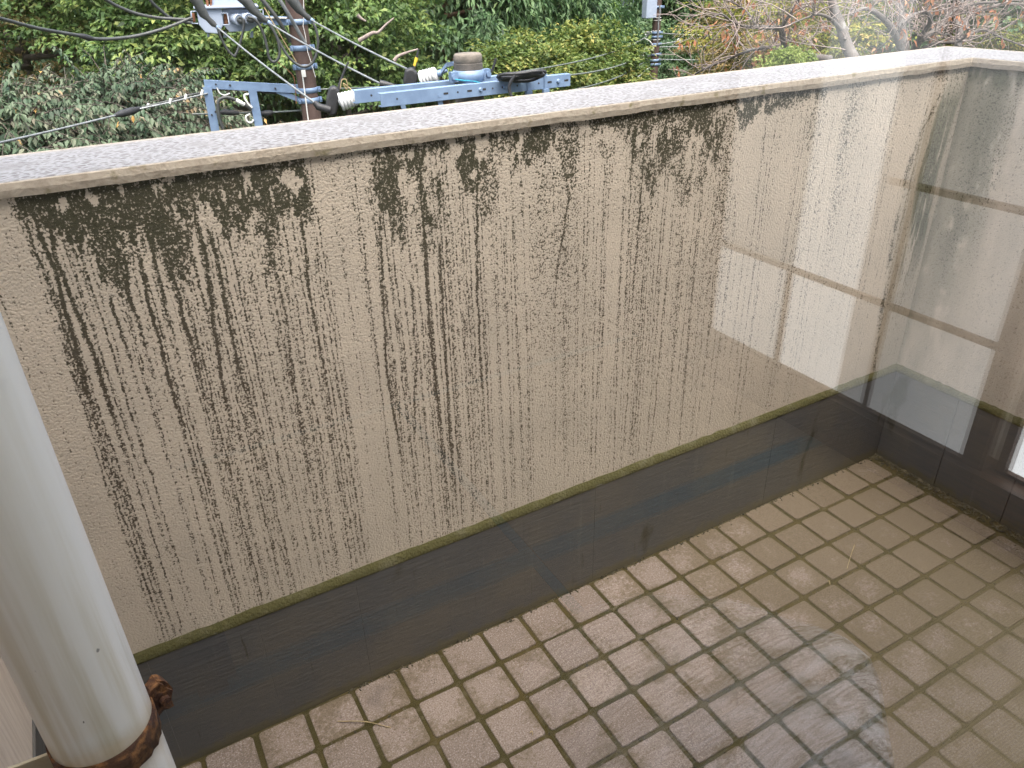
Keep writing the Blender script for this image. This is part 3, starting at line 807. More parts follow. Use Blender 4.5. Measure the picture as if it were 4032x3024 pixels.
def crown_clump(g, K, n, rc, L, rx, rz, flat=.6):
    """broadleaf: domed tufts, leaves face up and out"""
    c = clumps(g, K)*np.array([rx, rx, rz]); K = len(c)
    out = norm_(c/np.array([rx, rx, rz])+np.array([0, 0, .35]))
    sz = rc*(.6+.8*g.random(K))
    ci = np.repeat(np.arange(K), n)
    o = norm_(g.normal(size=(K*n, 3))); o[:, 2] = np.abs(o[:, 2])*.9-.15
    o *= (g.random(K*n)**.4)[:, None]; o[:, 2] *= flat
    pos = c[ci]+o*sz[ci][:, None]
    nrm = norm_(o+out[ci]*.7+np.array([0, 0, .7])+g.normal(size=(K*n, 3))*.35)
    d = norm_(o*1.0+out[ci]*.5+np.array([0, 0, -.55])+g.normal(size=(K*n, 3))*.5)
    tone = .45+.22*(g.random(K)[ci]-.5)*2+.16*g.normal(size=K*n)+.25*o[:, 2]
    return pos, d, nrm, L*(.7+.6*g.random(K*n)), L*.55*(.7+.6*g.random(K*n)), tone
def crown_spray(g, K, n, rc, L, rx, rz):
    """cedar/cypress: drooping sprays of narrow leaflets"""
    c = clumps(g, K, .5, -.5)*np.array([rx, rx, rz]); K = len(c)
    out = norm_(c*np.array([1, 1, .25])+1e-3)
    S = 7; m = n//S
    ci = np.repeat(np.arange(K), S*m); si = np.tile(np.repeat(np.arange(S), m), K); t = g.random(K*S*m)
    sd_ = norm_(np.repeat(out, S, 0)+g.normal(size=(K*S, 3))*np.array([.75, .75, .35])); sl_ = rc*(.6+.8*g.random(K*S))
    k = ci*S+si
    pos = c[ci]+sd_[k]*(sl_[k]*t)[:, None]; pos[:, 2] -= (sl_[k]*t**2*.75)
    pos += g.normal(size=pos.shape)*rc*.06
    tang = sd_[k].copy(); tang[:, 2] -= 1.5*t*.75
    d = norm_(tang+g.normal(size=pos.shape)*.55+np.array([0, 0, -.25]))
    nrm = norm_(out[ci]*.6+np.array([0, 0, .8])+g.normal(size=pos.shape)*.4)
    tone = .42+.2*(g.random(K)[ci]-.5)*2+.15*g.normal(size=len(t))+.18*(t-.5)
    return pos, d, nrm, L*(.7+.6*g.random(len(t))), L*.36*(.7+.6*g.random(len(t))), tone
def crown_layer(g, K, n, rc, L, rx, rz):
    """flat tiers of small leaves"""
    c = clumps(g, K, .35, -.8)*np.array([rx, rx, rz]); K = len(c)
    ci = np.repeat(np.arange(K), n)
    a = g.random(K*n)*6.283; r = np.sqrt(g.random(K*n)); sz = rc*(.6+.8*g.random(K))
    o = np.stack([np.cos(a)*r, np.sin(a)*r, g.normal(size=K*n)*.05-.12*r*r], 1)
    pos = c[ci]+o*sz[ci][:, None]
    d = norm_(o*np.array([1, 1, 0])+np.array([0, 0, -.3])+g.normal(size=pos.shape)*.5)
    nrm = norm_(np.array([0, 0, 1.])+g.normal(size=pos.shape)*.3)
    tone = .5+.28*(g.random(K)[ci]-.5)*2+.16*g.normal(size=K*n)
    return pos, d, nrm, L*(.7+.6*g.random(K*n)), L*.6*(.7+.6*g.random(K*n)), tone
def crown_shoot(g, K, rx, rz, L, per=26, bias=None):
    """long arching shoots with large hanging leaves; returns leaves and the shoots"""
    ps, ds, ns, Ls, ts, shoots = [], [], [], [], [], []
    for k_ in range(K):
        p = norm_(g.normal(size=(1, 3)))[0]; p[2] = abs(p[2])*1.1-.55
        st = p*np.array([rx, rx, rz])*g.uniform(.35, .85)
        dr = unit(np.array([p[0], p[1], .25+.25*g.random()])+g.normal(size=3)*.3)
        ln = g.uniform(.5, 1.0)
        tt = np.linspace(0, 1, 7)
        pts = st+dr*(ln*tt)[:, None]; pts[:, 2] -= ln*.42*tt**2
        shoots.append(pts)
        tone0 = g.normal(.33, .14)
        for q in range(per):
            t = (q+.5)/per; pp = st+dr*ln*t; pp[2] -= ln*.42*t*t
            sgn = 1 if q % 2 else -1
            tg = unit(dr-np.array([0, 0, .84*t])); sd_ = unit(np.cross(tg, (0, 0, 1)))
            dd = unit(sd_*sgn*.75+tg*.55+np.array([0, 0, -.75-.3*g.random()])+g.normal(size=3)*.28)
            ps.append(pp+g.normal(size=3)*.012); ds.append(dd); ns.append(unit(sd_*sgn*.45+np.array([0, 0, .8])+tg*.3+g.normal(size=3)*.25))
            Ls.append(L*g.uniform(.65, 1.2)*(1.0-.35*t)); ts.append(tone0+g.normal(0, .1)+.2*t*g.random()+(.5 if g.random() < .005 else 0))
    return (np.array(ps), np.array(ds), np.array(ns), np.array(Ls), np.array(Ls)*.47, np.array(ts)), shoots
M['bark'] = simple('grey_bark', (.10, .085, .07), (.05, .042, .035), 9, .95, 0, .8, 40)
M['bark_cedar'] = simple('red_brown_bark', (.12, .07, .045), (.07, .04, .028), 9, .95, 0, .8, 40)
L_ = {
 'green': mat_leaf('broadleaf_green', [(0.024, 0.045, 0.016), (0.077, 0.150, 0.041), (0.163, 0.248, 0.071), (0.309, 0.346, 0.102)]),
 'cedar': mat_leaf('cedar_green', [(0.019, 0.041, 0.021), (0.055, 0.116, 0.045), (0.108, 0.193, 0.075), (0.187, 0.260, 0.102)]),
 'yellow': mat_leaf('yellow_green', [(.028, .058, .014), (.085, .14, .03), (.17, .215, .05), (.34, .30, .08)]),
 'bamboo': mat_leaf('bamboo_green', [(.04, .08, .02), (.11, .20, .04), (.19, .29, .07), (.26, .34, .09)], .45),
 'drop': mat_leaf('dull_large_leaf', [(0.024, 0.048, 0.026), (0.059, 0.108, 0.059), (0.120, 0.163, 0.099), (0.211, 0.193, 0.144), (0.443, 0.272, 0.089)], .25, .5, .35),
 'moss': mat_leaf('olive_maple', [(0.077, 0.102, 0.022), (0.187, 0.224, 0.041), (0.309, 0.309, 0.059), (0.443, 0.297, 0.089)], .45),
 'olive': mat_leaf('olive_brown', [(0.059, 0.059, 0.026), (0.150, 0.138, 0.053), (0.272, 0.211, 0.089), (0.419, 0.248, 0.114)], .35),
 'blue': mat_leaf('blue_green', [(0.022, 0.053, 0.028), (0.065, 0.126, 0.059), (0.126, 0.211, 0.096), (0.199, 0.272, 0.114)], .35),
 'orange': mat_leaf('autumn_orange', [(.26, .10, .05), (.44, .18, .09), (.55, .27, .15), (.58, .34, .19)], .45),
 'lime': mat_leaf('fresh_lime', [(.10, .15, .03), (.19, .27, .06), (.27, .34, .09), (.34, .38, .12)], .4),
}
_cache = {}
def crown(kind, var, rx, rz):
    """mesh cached by kind and variant at unit-ish size"""
    key = (kind, var)
    if key in _cache: return _cache[key]
    g = np.random.default_rng(abs(hash(key)) % 9999 if False else sum(map(ord, kind))*7+var*101)
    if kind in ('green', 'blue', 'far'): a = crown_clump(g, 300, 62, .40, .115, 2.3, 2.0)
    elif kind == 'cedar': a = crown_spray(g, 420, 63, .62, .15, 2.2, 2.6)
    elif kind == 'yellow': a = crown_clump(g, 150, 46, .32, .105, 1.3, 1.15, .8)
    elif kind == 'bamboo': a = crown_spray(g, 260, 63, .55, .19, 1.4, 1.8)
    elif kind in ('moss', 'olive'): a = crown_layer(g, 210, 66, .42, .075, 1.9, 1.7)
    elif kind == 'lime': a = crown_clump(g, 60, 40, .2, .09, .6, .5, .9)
    mat = L_.get(kind, L_['green'])
    me = leaf_mesh('crown', *a, mat)
    _cache[key] = me
    return me
def trunk_mesh(g, top, r, limbs, bark, ext=.6, lm=1.0):
    """tapered trunk from (0,0,-top) up into the crown at the origin, with limbs"""
    b = MB()
    pts = [np.array([0, 0, -top])]; n = 7
    for k_ in range(1, n+1):
        t = k_/n; pts.append(np.array([g.normal(0, .05)*t*2, g.normal(0, .05)*t*2, -top+(top+ext)*t]))
    b.tube(pts, [r*(1.25 if k_ == 0 else 1)*(1-.75*k_/n) for k_ in range(n+1)], 9)
    for k_ in range(limbs):
        z = g.uniform(-1.6, ext*.3); a = g.uniform(0, 6.28); ln = g.uniform(.7, 1.4)*lm
        e = np.array([math.cos(a)*ln, math.sin(a)*ln, z+ln*g.uniform(.05, .4)])
        b.tube(spline([np.array([0, 0, z]), np.array([e[0]*.5, e[1]*.5, z+(e[2]-z)*.3]), e], 3), np.linspace(r*.35, r*.08, 7), 6)
    return b
def tree(name, label, kind, var, px, py, d, s=1.0, group=None, sz=1.0, rot=0.0, bark='bark', limbs=9):
    small = kind in ('yellow', 'lime', 'moss', 'olive', 'blue')
    p = at(fF(px, py), d)
    base = float(hgt(p[0], p[1]))
    g = np.random.default_rng(int(px*3+py*7+d*11) % 99991)
    T = thing(name, label, 'tree', group, (p[0], p[1], base))
    top = p[2]-base
    tb = trunk_mesh(g, top/s, .16, limbs, bark, .1 if small else .6, .6 if small else 1).build('trunk', M[bark], T)
    tb.location = (0, 0, top); tb.scale = (s, s, s)
    c = link('crown', crown(kind, var, 1, 1), None, T); c['kind'] = 'stuff'
    c.location = (0, 0, top); c.scale = (s, s, s*sz); c.rotation_euler = (0, 0, rot)
    return T
G1 = 'trees of the wooded slope beyond the poles'
for a in (
 ('broadleaf_tree', 'bright green broadleaf tree behind the grey pole switch', 'green', 0, 470, 60, 15.5, 1.0, .95, .3),
 ('broadleaf_tree', 'leafy green tree rising behind the brown pole', 'green', 1, 735, 120, 14.0, .86, 1.05, 1.1),
 ('broadleaf_tree', 'green broadleaf tree above the sagging black cable', 'green', 0, 250, 10, 17.5, 1.0, .9, 2.2),
 ('broadleaf_tree', 'pale yellowing tree at the edge of the slope above drooping leaves', 'olive', 1, 30, 40, 19.0, 1.25, 1.0, .5),
 ('cedar_tree', 'dark green cedar with hanging sprays behind the concrete pole stub', 'cedar', 0, 960, 20, 16.5, .95, 1.1, 0),
 ('cedar_tree', 'deep green cedar between concrete stub and bamboo', 'cedar', 1, 1120, 0, 19.5, 1.0, 1.0, 1.7),
 ('cedar_tree', 'shaded cedar filling the gap behind the brown pole', 'cedar', 0, 830, -30, 21.0, 1.1, 1.0, 2.6),
 ('bamboo_clump', 'light green feathery bamboo clump beside the far pole', 'bamboo', 0, 1215, 20, 22.0, .80, 1.0, .4),
 ('small_tree', 'yellow green small tree with bright tips behind the crossarm end', 'yellow', 0, 1140, 168, 12.5, .72, .72, .2),
 ('small_tree', 'yellow green small tree under the three thin wires', 'yellow', 1, 1265, 160, 13.0, .78, .78, 1.4),
 ('small_tree', 'yellow green bush low below the bamboo clump', 'yellow', 0, 1200, 195, 12.0, .62, .8, 2.4),
 ('cedar_tree', 'dark cedar standing right behind the far brown pole', 'cedar', 1, 1540, 0, 26.0, 1.0, 1.1, .9),
 ('broadleaf_tree', 'dull olive tree between bamboo and the far brown pole', 'blue', 1, 1375, 165, 23.5, .72, 1.0, .7),
 ('maple_tree', 'mossy green maple in flat tiers behind bare branches', 'moss', 0, 1720, 70, 15.5, .95, .8, .1),
 ('maple_tree', 'yellow green maple tiers behind the lichen covered trunks', 'moss', 1, 1960, 60, 16.5, 1.0, .85, 1.3),
 ('broadleaf_tree', 'blue green tree past the parapet corner', 'blue', 0, 2150, 10, 17.0, .95, .9, .6),
 ('broadleaf_tree', 'yellowish tree low behind the corner of the parapet', 'moss', 0, 2180, 130, 15.0, .6, .7, 2.0),
 ('small_tree', 'rusty brown shrubby tree to the right of the far pole', 'olive', 0, 1625, 150, 14.5, .62, .7, .4),
 ('small_tree', 'russet tree under the thin horizontal wires', 'olive', 1, 1660, 60, 19.0, .9, .8, 1.9),
):
    nm, lb, kd, vr, px, py, d, s, sz, rt_ = a
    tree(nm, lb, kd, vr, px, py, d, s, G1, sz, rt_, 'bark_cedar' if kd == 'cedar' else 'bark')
sh = thing('sapling', 'fresh lime green sapling peeking over the parapet coping', 'sapling', None)
p = at(fF(1700, 150), 9.5); sh.location = (p[0], p[1], float(hgt(p[0], p[1])))
tz = p[2]-sh.location[2]
MB().tube([(0, 0, -.05), (.05, .02, tz*.5), (0, 0, tz)], [.05, .03, .012], 7).build('trunk', M['bark'], sh)
c = link('crown', crown('lime', 0, 1, 1), None, sh); c['kind'] = 'stuff'; c.location = (0, 0, tz); c.scale = (.44, .44, .5)

# trees further up the slope
ri = np.random.default_rng(15); kk = 0
FAR = ['dark evergreen tree higher up the wooded slope', 'cedar higher up the wooded slope']
for row, (d, n) in enumerate(((25, 9), (32, 10), (41, 11))):
    for k_ in range(n):
        az = -14+(k_+.5+ri.uniform(-.3, .3))*92/n
        if abs(az-38) < (9, 6.5, 0)[row]: continue
        x, y = CAM[0]+d*math.sin(R(az)), CAM[1]+d*math.cos(R(az)); h = float(hgt(x, y))
        kd = 'cedar' if ri.random() < .55 else 'green'; vr = int(ri.integers(2)); s = ri.uniform(1.1, 1.5)*(1+row*.15)
        T = thing('slope_tree', FAR[kd == 'cedar'], 'tree', 'far trees: '+kd, (x, y, h))
        zc = max(1.0-h, 3.5)*ri.uniform(.85, 1.05)
        tb = trunk_mesh(ri, zc/s, .17, 5, 'bark').build('trunk', M['bark'], T); tb.location = (0, 0, zc); tb.scale = (s, s, s)
        c = link('crown', crown(kd, vr, 1, 1), None, T); c['kind'] = 'stuff'; c.location = (0, 0, zc); c.scale = (s, s, s*1.25); c.rotation_euler = (0, 0, ri.uniform(0, 6))
# undergrowth covering the slope
n = 90000
az = R(1)*ri.uniform(-40, 100, n); dd = 11+110*ri.random(n)**1.4
x, y = dd*np.sin(az), dd*np.cos(az); z = hgt(x, y)+ri.random(n)**2*(1.2+dd*.03)
pos = np.stack([x, y, z], 1)
me = leaf_mesh('undergrowth', pos, norm_(ri.normal(size=(n, 3))+np.array([0, 0, .2])), norm_(ri.normal(size=(n, 3))+np.array([0, 0, 1.])), .25+dd*.011, .16+dd*.008, .35+.25*ri.normal(size=n), L_['green'])
tag(link('undergrowth', me, None), 'tangled green undergrowth covering the slope', kind='stuff')

# the large-leaved trees below the parapet on the left
def drop_tree(label, px, py, d, seed, K, rx, rz, parts):
    p = at(fF(px, py), d); base = float(hgt(p[0], p[1])); top = p[2]-base
    T = thing('large_leaf_tree', label, 'tree', None, (p[0], p[1], base))
    g = np.random.default_rng(seed)
    lv, sh_ = crown_shoot(g, K, rx, rz, .118)
    b = trunk_mesh(g, top, .13, 6, 'bark', -.2, .6)
    tb = b.build('trunk', M['bark'], T); tb.location = (0, 0, top)
    b = MB()
    for s_ in sh_: b.tube([s_[0]*.35+np.array([0, 0, -.3])]+list(s_), [.016]+[.008]*3+[.005]*4, 5, False)
    o = b.build('branches', M['bark'], T); o.location = (0, 0, top); o['kind'] = 'stuff'
    # the leaves that show largest are pieces of their own
    P_, D_, N_, LL, WW, TT = lv
    vis = np.argsort(((P_-np.array([0, -3., 1.]))**2).sum(1))[:parts]
    mask = np.ones(len(P_), bool); mask[vis] = False
    c = link('crown', leaf_mesh('crown', P_[mask], D_[mask], N_[mask], LL[mask], WW[mask], TT[mask], L_['drop'], .18, .12), None, T); c['kind'] = 'stuff'; c.location = (0, 0, top)
    protos = [leaf_mesh('leaf', np.zeros((1, 3)), np.array([[0, 0, -1.]]), np.array([[0, -1., .2]]), np.array([.112]), np.array([.053]), np.array([v]), L_['drop'], .18, .12) for v in (.22, .32, .42, .5, .62)]
    for i in vis:
        o = link('leaf', protos[int(g.integers(5))], None, T)
        dz = -D_[i]; nx = N_[i]-dz*np.dot(N_[i], dz); nx = unit(nx); xx = np.cross(-nx, dz)
        o.matrix_local = Matrix(((xx[0], -nx[0], dz[0], P_[i][0]), (xx[1], -nx[1], dz[1], P_[i][1]), (xx[2], -nx[2], dz[2], P_[i][2]+top), (0, 0, 0, 1)))
    return T
drop_tree('large tree with dull drooping leaves below the sagging cables', 250, 265, 11.8, 5, 760, 1.75, 1.15, 160)
drop_tree('drooping large leaved tree with yellowing leaves beside the parapet end', 10, 300, 11.2, 9, 560, 1.5, .95, 140)
drop_tree('lower drooping leaved tree behind the blue grey bracket frame', 570, 340, 13.5, 13, 260, 1.4, .65, 0)

# ------------------------------------------------------------------ bare cherry trees
M['cherry'] = simple('lichen_bark', (.11, .098, .09), (.22, .215, .205), 7, .9, 0, .6, 30, .48, .72)
M['twig'] = simple('grey_twig', (.30, .25, .225), (.21, .17, .155), 20, .9)
def cherry(label, root, limbs, d, seed, ntw, leafp, r0):
    """limbs: polylines in the photograph with depth offset; twigs branch off them in 3D"""
    g = np.random.default_rng(seed)
    p0 = at(root, d); base = float(hgt(p0[0], p0[1]))
    T = thing('cherry_tree', label, 'tree', None, (p0[0], p0[1], base))
    O = np.array([p0[0], p0[1], base])
    b = MB(); b.tube(spline([np.array([.2, .3, -.1]), np.array([.1, .1, (p0[2]-base)*.5]), p0-O], 4), np.linspace(r0*1.5, r0, 9), 10)
    tb = b.build('trunk', M['cherry'], T)
    tw = MB(); lp, ld, ln_, lt = [], [], [], []
    for pts, r_a, r_b, do in limbs:
        q = [at(f3(*p), d+o_)-O for p, o_ in zip(pts, np.linspace(do[0], do[1], len(pts)))]
        sp = spline(q, 5)
        MB().tube(sp, np.linspace(r_a*.8, r_b*.8, len(sp)), 8).build('limb', M['cherry'], T)
        L0 = sum(np.linalg.norm(sp[i+1]-sp[i]) for i in range(len(sp)-1))
        for k_ in range(int(ntw*1.5*L0)):
            i = g.integers(1, len(sp)-1); st = sp[i]; tang = unit(sp[i+1]-sp[i-1])
            dv = unit(tang*.5+g.normal(size=3)*.8+np.array([0, 0, .35])); lt_ = g.uniform(.25, .85)
            cur = [st]; dd_ = dv
            for s_ in range(5):
                dd_ = unit(dd_+g.normal(size=3)*.22+np.array([0, 0, .05])); cur.append(cur[-1]+dd_*lt_/5)
            tw.tube(cur, np.linspace(.008, .003, 6), 4, False)
            for s_ in range(3):
                j = g.integers(2, 5); e = [cur[j]]; de = unit(dd_+g.normal(size=3)*.7)
                for _ in range(3): de = unit(de+g.normal(size=3)*.25); e.append(e[-1]+de*lt_*.16)
                tw.tube(e, np.linspace(.0045, .0028, 4), 3, False)
                if g.random() < leafp:
                    for _ in range(int(g.integers(2, 8))):
                        lp.append(e[-1]+g.normal(size=3)*.05); ld.append(unit(g.normal(size=3)*.5+np.array([0, 0, -1]))); ln_.append(unit(g.normal(size=3)+np.array([0, -.5, .5]))); lt.append(g.random())
    o = tw.build('twigs', M['twig'], T); o['kind'] = 'stuff'
    n = len(lp)
    c = link('leaves', leaf_mesh('leaves', np.array(lp), np.array(ld), np.array(ln_), g.uniform(.06, .11, n), g.uniform(.03, .05, n), np.array(lt), L_['orange'], .2, .15), None, T); c['kind'] = 'stuff'
    return T
cherry('bare cherry tree with crooked limb and orange leaf tufts beside the far pole', f3(1240, 300), [
  ([(1240, 300), (1140, 285), (1040, 262), (1005, 215), (990, 150), (960, 140), (870, 138), (800, 132)], .062, .022, (0, -.6)),
  ([(1040, 262), (1000, 235), (850, 250), (740, 290), (600, 350), (540, 385)], .035, .012, (0, .8)),
  ([(990, 150), (1010, 110), (1045, 60), (1075, 0), (1090, -60)], .03, .014, (-.3, -.8)),
  ([(800, 132), (740, 105), (690, 70), (640, 90)], .018, .008, (-.6, -1.0)),
  ([(870, 138), (820, 60), (760, 20), (700, -10)], .016, .008, (-.5, -.2)),
  ], 10.5, 3, 15, .20, .075)
cherry('cherry tree with dark leaning trunk and a long pale side branch', f3(1355, 300), [
  ([(1355, 300), (1320, 225), (1290, 130), (1255, 40), (1240, -40)], .085, .05, (0, .3)),
  ([(1290, 150), (1240, 95), (1180, 72), (1130, 85), (1040, 120)], .03, .008, (0, -.7)),
  ([(1310, 200), (1330, 130), (1330, 80), (1360, 20)], .02, .007, (0, .6)),
  ], 9.8, 4, 9, .05, .09)
cherry('old cherry tree with several lichen pale trunks near the parapet corner', f3(1640, 290), [
  ([(1600, 270), (1570, 185), (1520, 110), (1460, 60), (1400, 45), (1330, 78)], .06, .02, (0, -.6)),
  ([(1620, 275), (1600, 150), (1590, 60), (1595, -40)], .07, .05, (0, .4)),
  ([(1640, 280), (1690, 190), (1740, 110), (1720, 60), (1650, 80), (1600, 120)], .05, .014, (0, -.8)),
  ([(1700, 200), (1790, 130), (1850, 60), (1960, 20), (2080, 10)], .045, .016, (-.2, .5)),
  ([(1660, 270), (1760, 220), (1880, 210), (1930, 150), (1840, 110)], .03, .01, (0, -.5)),
  ], 11.5, 6, 14, .09, .09)
cherry('spreading cherry tree with long arching branches past the parapet corner', f3(1930, 260), [
  ([(1880, 240), (1900, 130), (1960, 70), (2090, 25), (2240, 20)], .055, .02, (0, .6)),
  ([(1890, 250), (1840, 180), (1790, 170), (1720, 130)], .03, .012, (0, -.6)),
  ([(1900, 200), (2000, 150), (2100, 190), (2230, 240)], .03, .012, (0, .4)),
  ([(1890, 180), (1870, 90), (1900, 0), (1910, -60)], .05, .03, (0, .2)),
  ], 12.5, 8, 13, .16, .09)
# ------------------------------------------------------------------ poles and lines
M['galv'] = simple('galvanised_steel', (.20, .29, .43), (.16, .235, .36), 9, .5, .15)
M['pole_brown'] = simple('brown_steel_pole', (.115, .075, .062), (.085, .055, .047), 6, .6, .1)
M['concrete'] = simple('weathered_concrete', (.12, .108, .098), (.075, .07, .063), 9, .95, 0, .7, 60)
M['conc_cap'] = simple('concrete_cap', (.19, .165, .14), (.11, .10, .085), 14, .95, 0, .7, 60)
M['black'] = simple('black_rubber', (.022, .023, .026), (.035, .036, .04), 15, .5)
M['cable'] = simple('dark_cable', (.045, .05, .05), (.07, .075, .075), 12, .5)
M['wire'] = simple('grey_wire', (.28, .30, .31), (.20, .215, .22), 15, .45, .3)
M['green_wire'] = simple('greenish_wire', (.10, .12, .11), (.16, .18, .17), 15, .5)
M['porcelain'] = simple('white_porcelain', (.62, .63, .63), (.54, .55, .55), 10, .18)
M['box_grey'] = simple('grey_enamel', (.38, .44, .54), (.33, .39, .49), 7, .4)
M['rustpaint'] = simple('rust_run', (.16, .055, .025), (.26, .12, .06), 30, .85)
M['whiteplastic'] = simple('white_plastic', (.75, .75, .72), (.66, .66, .62), 20, .4)
M['yellow'] = simple('yellow_tape', (.70, .50, .05), (.6, .42, .04), 20, .5)
M['hole'] = simple('hole_shadow', (.02, .02, .022), (.03, .03, .03), 20, .9)
DA = 9.3
def A(x, y, o=0.0): return at(fB(x, y), DA+o)
def fwd(p):
    v = np.array([p[0]-CAM[0], p[1]-CAM[1], 0]); return v/np.linalg.norm(v)
pc = A(1975, 1500); pt = A(1785, 0)
PAx, PAy = (pc[0]+pt[0])/2, (pc[1]+pt[1])/2
pa = thing('utility_pole', 'brown steel utility pole with pale clamp bands and white earth rod', 'utility pole', None, (PAx, PAy, float(hgt(PAx, PAy))))
zb = pa.location[2]
def LA(p): return np.asarray(p)-np.array([PAx, PAy, zb])
PRA = .102
MB().lathe((0, 0, -.1), (0, 0, 1), [(.135, 0), (PRA+.004, 9.5), (PRA-.004, 11.2), (.09, 13.0)], 24).build('pole', M['pole_brown'], pa)
def band(o, z, r, h, ears, parent, mat='galv', back=(1, 0)):
    b = MB().lathe((0, 0, z-h/2), (0, 0, 1), [(r+.0005, 0), (r+.006, .001), (r+.006, h-.001), (r+.0005, h)], 24)
    for s_ in (-1, 1): b.bar((s_*(r+.002), -.03, z), (s_*(r+.03), -.03, z), .035, h*.95); b.lathe((s_*(r+.02), -.065, z), (0, 1, 0), [(.009, 0), (.009, .05)], 6)
    return b.build('clamp_band', M[mat], parent)
for y_ in (265, 590, 825, 1120, 1245):
    band(None, LA(A(1890, y_))[2], PRA+.001, .055, 1, pa)
# earth rod and tag
front = -fwd((PAx, PAy))*(PRA+.012)
b = MB().tube([LA(A(1870, 950, -.13)), LA(A(1940, 1500, -.13)), LA(A(1985, 1900, -.13))], .007, 6); b.build('earth_rod', M['whiteplastic'], pa)
q = LA(A(1881, 915, -.13)); b = MB(); b.box(tuple(q-np.array([.022, .008, .035])), tuple(q+np.array([.022, .008, .035]))); b.build('white_tag', M['whiteplastic'], pa)
MB().tube([LA(A(x, y, -.13)) for x, y in ((1880, -20), (1885, 180), (1875, 320), (1905, 450), (1930, 640), (1975, 780), (2030, 960))], .004, 5).build('lead_wire', M['whiteplastic'], pa)

# bracket frame on its left
bf = thing('bracket_frame', 'blue grey galvanised bracket frame with two legs on the brown pole', 'bracket', None, tuple(A(1815, 1080)))
LB = lambda p: np.asarray(p)-np.array(A(1815, 1080))
b = MB(); b.bar(LB(A(645, 1045)), LB(A(1850, 1108)), .05, .085); b.build('top_beam', M['galv'], bf)
b = MB(); b.bar(LB(A(640, 1010, .05)), LB(A(1850, 1062, .05)), .09, .010); b.build('beam_flange', M['galv'], bf)
for (x0, x1) in ((680, 835), (1235, 1390)):
    b = MB(); b.bar(LB(A(x0, 1080, -.035)), LB(A(x1, 1900, -.035)), .012, .088, fwd(A(x0, 1080))[[1, 0, 2]]*np.array([1, -1, 0])); b.bar(LB(A(x0+45, 1080, .01)), LB(A(x1+45, 1900, .01)), .08, .012, fwd(A(x0, 1080))[[1, 0, 2]]*np.array([1, -1, 0])); b.build('leg', M['galv'], bf)
b = MB(); b.bar(LB(A(1550, 1130)), LB(A(1850, 1250)), .03, .05); b.build('brace', M['galv'], bf)
for x, y in ((790, 1050), (965, 1060), (1530, 1100), (740, 1430), (785, 1390)):
    q = LB(A(x, y, -.045)); MB().lathe(q, -fwd(A(x, y)), [(.010, -.004), (.010, .006)], 8).build('bolt', M['hole'], bf)
# oil switch box hung from the pole
sw = thing('pole_switch', 'pale grey pole switch box with three bushings and rusty handles', 'switch box', None, tuple(A(930, 200)))
SO = np.array(A(930, 200)); SF = fwd(SO)
def sp_(pts, o, depth, name, mat, par_=None):
    b = MB(); b.prism([np.array(A(x, y, o))-SO for x, y in pts], SF*depth); return bevel(b.build(name, M[mat], par_ or sw), .008)
body = sp_([(545, 112), (560, 200), (580, 310), (665, 410), (825, 422), (885, 310), (870, 150), (860, 110)], -.05, .12, 'front_plate', 'box_grey')
sp_([(870, 112), (885, 318), (960, 400), (1200, 385), (1300, 320), (1330, 300), (1320, 110)], .0, .34, 'tank', 'box_grey')
sp_([(505, 82), (515, 115), (1325, 95), (1318, 62)], -.08, .46, 'flange', 'box_grey')
sp_([(745, 80), (735, -160), (1130, -160), (1165, 70)], .02, .34, 'cover', 'box_grey')
sp_([(655, -60), (690, -60), (705, 82), (672, 82)], -.04, .03, 'rust_streak', 'rustpaint')
sp_([(715, -60), (742, -60), (740, 78), (716, 78)], -.02, .03, 'rust_streak', 'rustpaint')
for x in (905, 1235): sp_([(x-15, 400), (x-22, 470), (x+24, 470), (x+20, 385)], .1, .03, 'mounting_foot', 'box_grey')
sp_([(680, 415), (685, 465), (712, 465), (715, 418)], .02, .03, 'mounting_foot', 'box_grey')
sp_([(885, 165), (893, 300), (942, 300), (938, 175)], -.012, .01, 'rust_patch', 'rustpaint')
sp_([(492, 160), (500, 275), (540, 280), (530, 165)], .02, .02, 'rust_patch', 'rustpaint')
for c_ in ([(545, 140), (483, 142), (492, 292), (570, 294)], [(862, 165), (930, 165), (962, 305), (880, 312)], [(1300, 125), (1375, 122), (1388, 275), (1325, 290)]):
    MB().tube([np.array(A(x, y, -.06))-SO for x, y in c_], .008, 6).build('handle', M['box_grey'], sw)
for (x, y) in ((1010, 228), (1128, 215), (1262, 205)):
    p = np.array(A(x, y, .0))-SO; ax = unit(-SF*.75+np.array([SF[1], -SF[0], 0])*.45+np.array([0, 0, -.12]))
    bu = MB().lathe(p-ax*.05, ax, [(.052, 0), (.052, .12), (.056, .13), (.056, .155), (.046, .158), (.046, .155)], 20).build('bushing', M['box_grey'], sw)
    MB().lathe(p+ax*.09, ax, [(.03, 0), (.034, .03), (.03, .075), (.018, .10)], 14).build('cable_seal', M['cable'], bu)
MB().tube([np.array(A(x, y, .02))-SO for x, y in ((1015, 318), (1040, 338), (1180, 330), (1300, 318))], .006, 6).build('rusty_rail', M['rustpaint'], sw)
ar = MB(); ar.bar(np.array(A(1385, 250, .12))-SO, np.array(A(1720, 262, .02))-SO, .05, .085); ar.build('support_arm', M['galv'], sw)
ar = MB(); ar.bar(np.array(A(1385, 212, .12))-SO, np.array(A(1690, 222, .02))-SO, .09, .012); ar.build('arm_flange', M['whiteplastic'], sw)

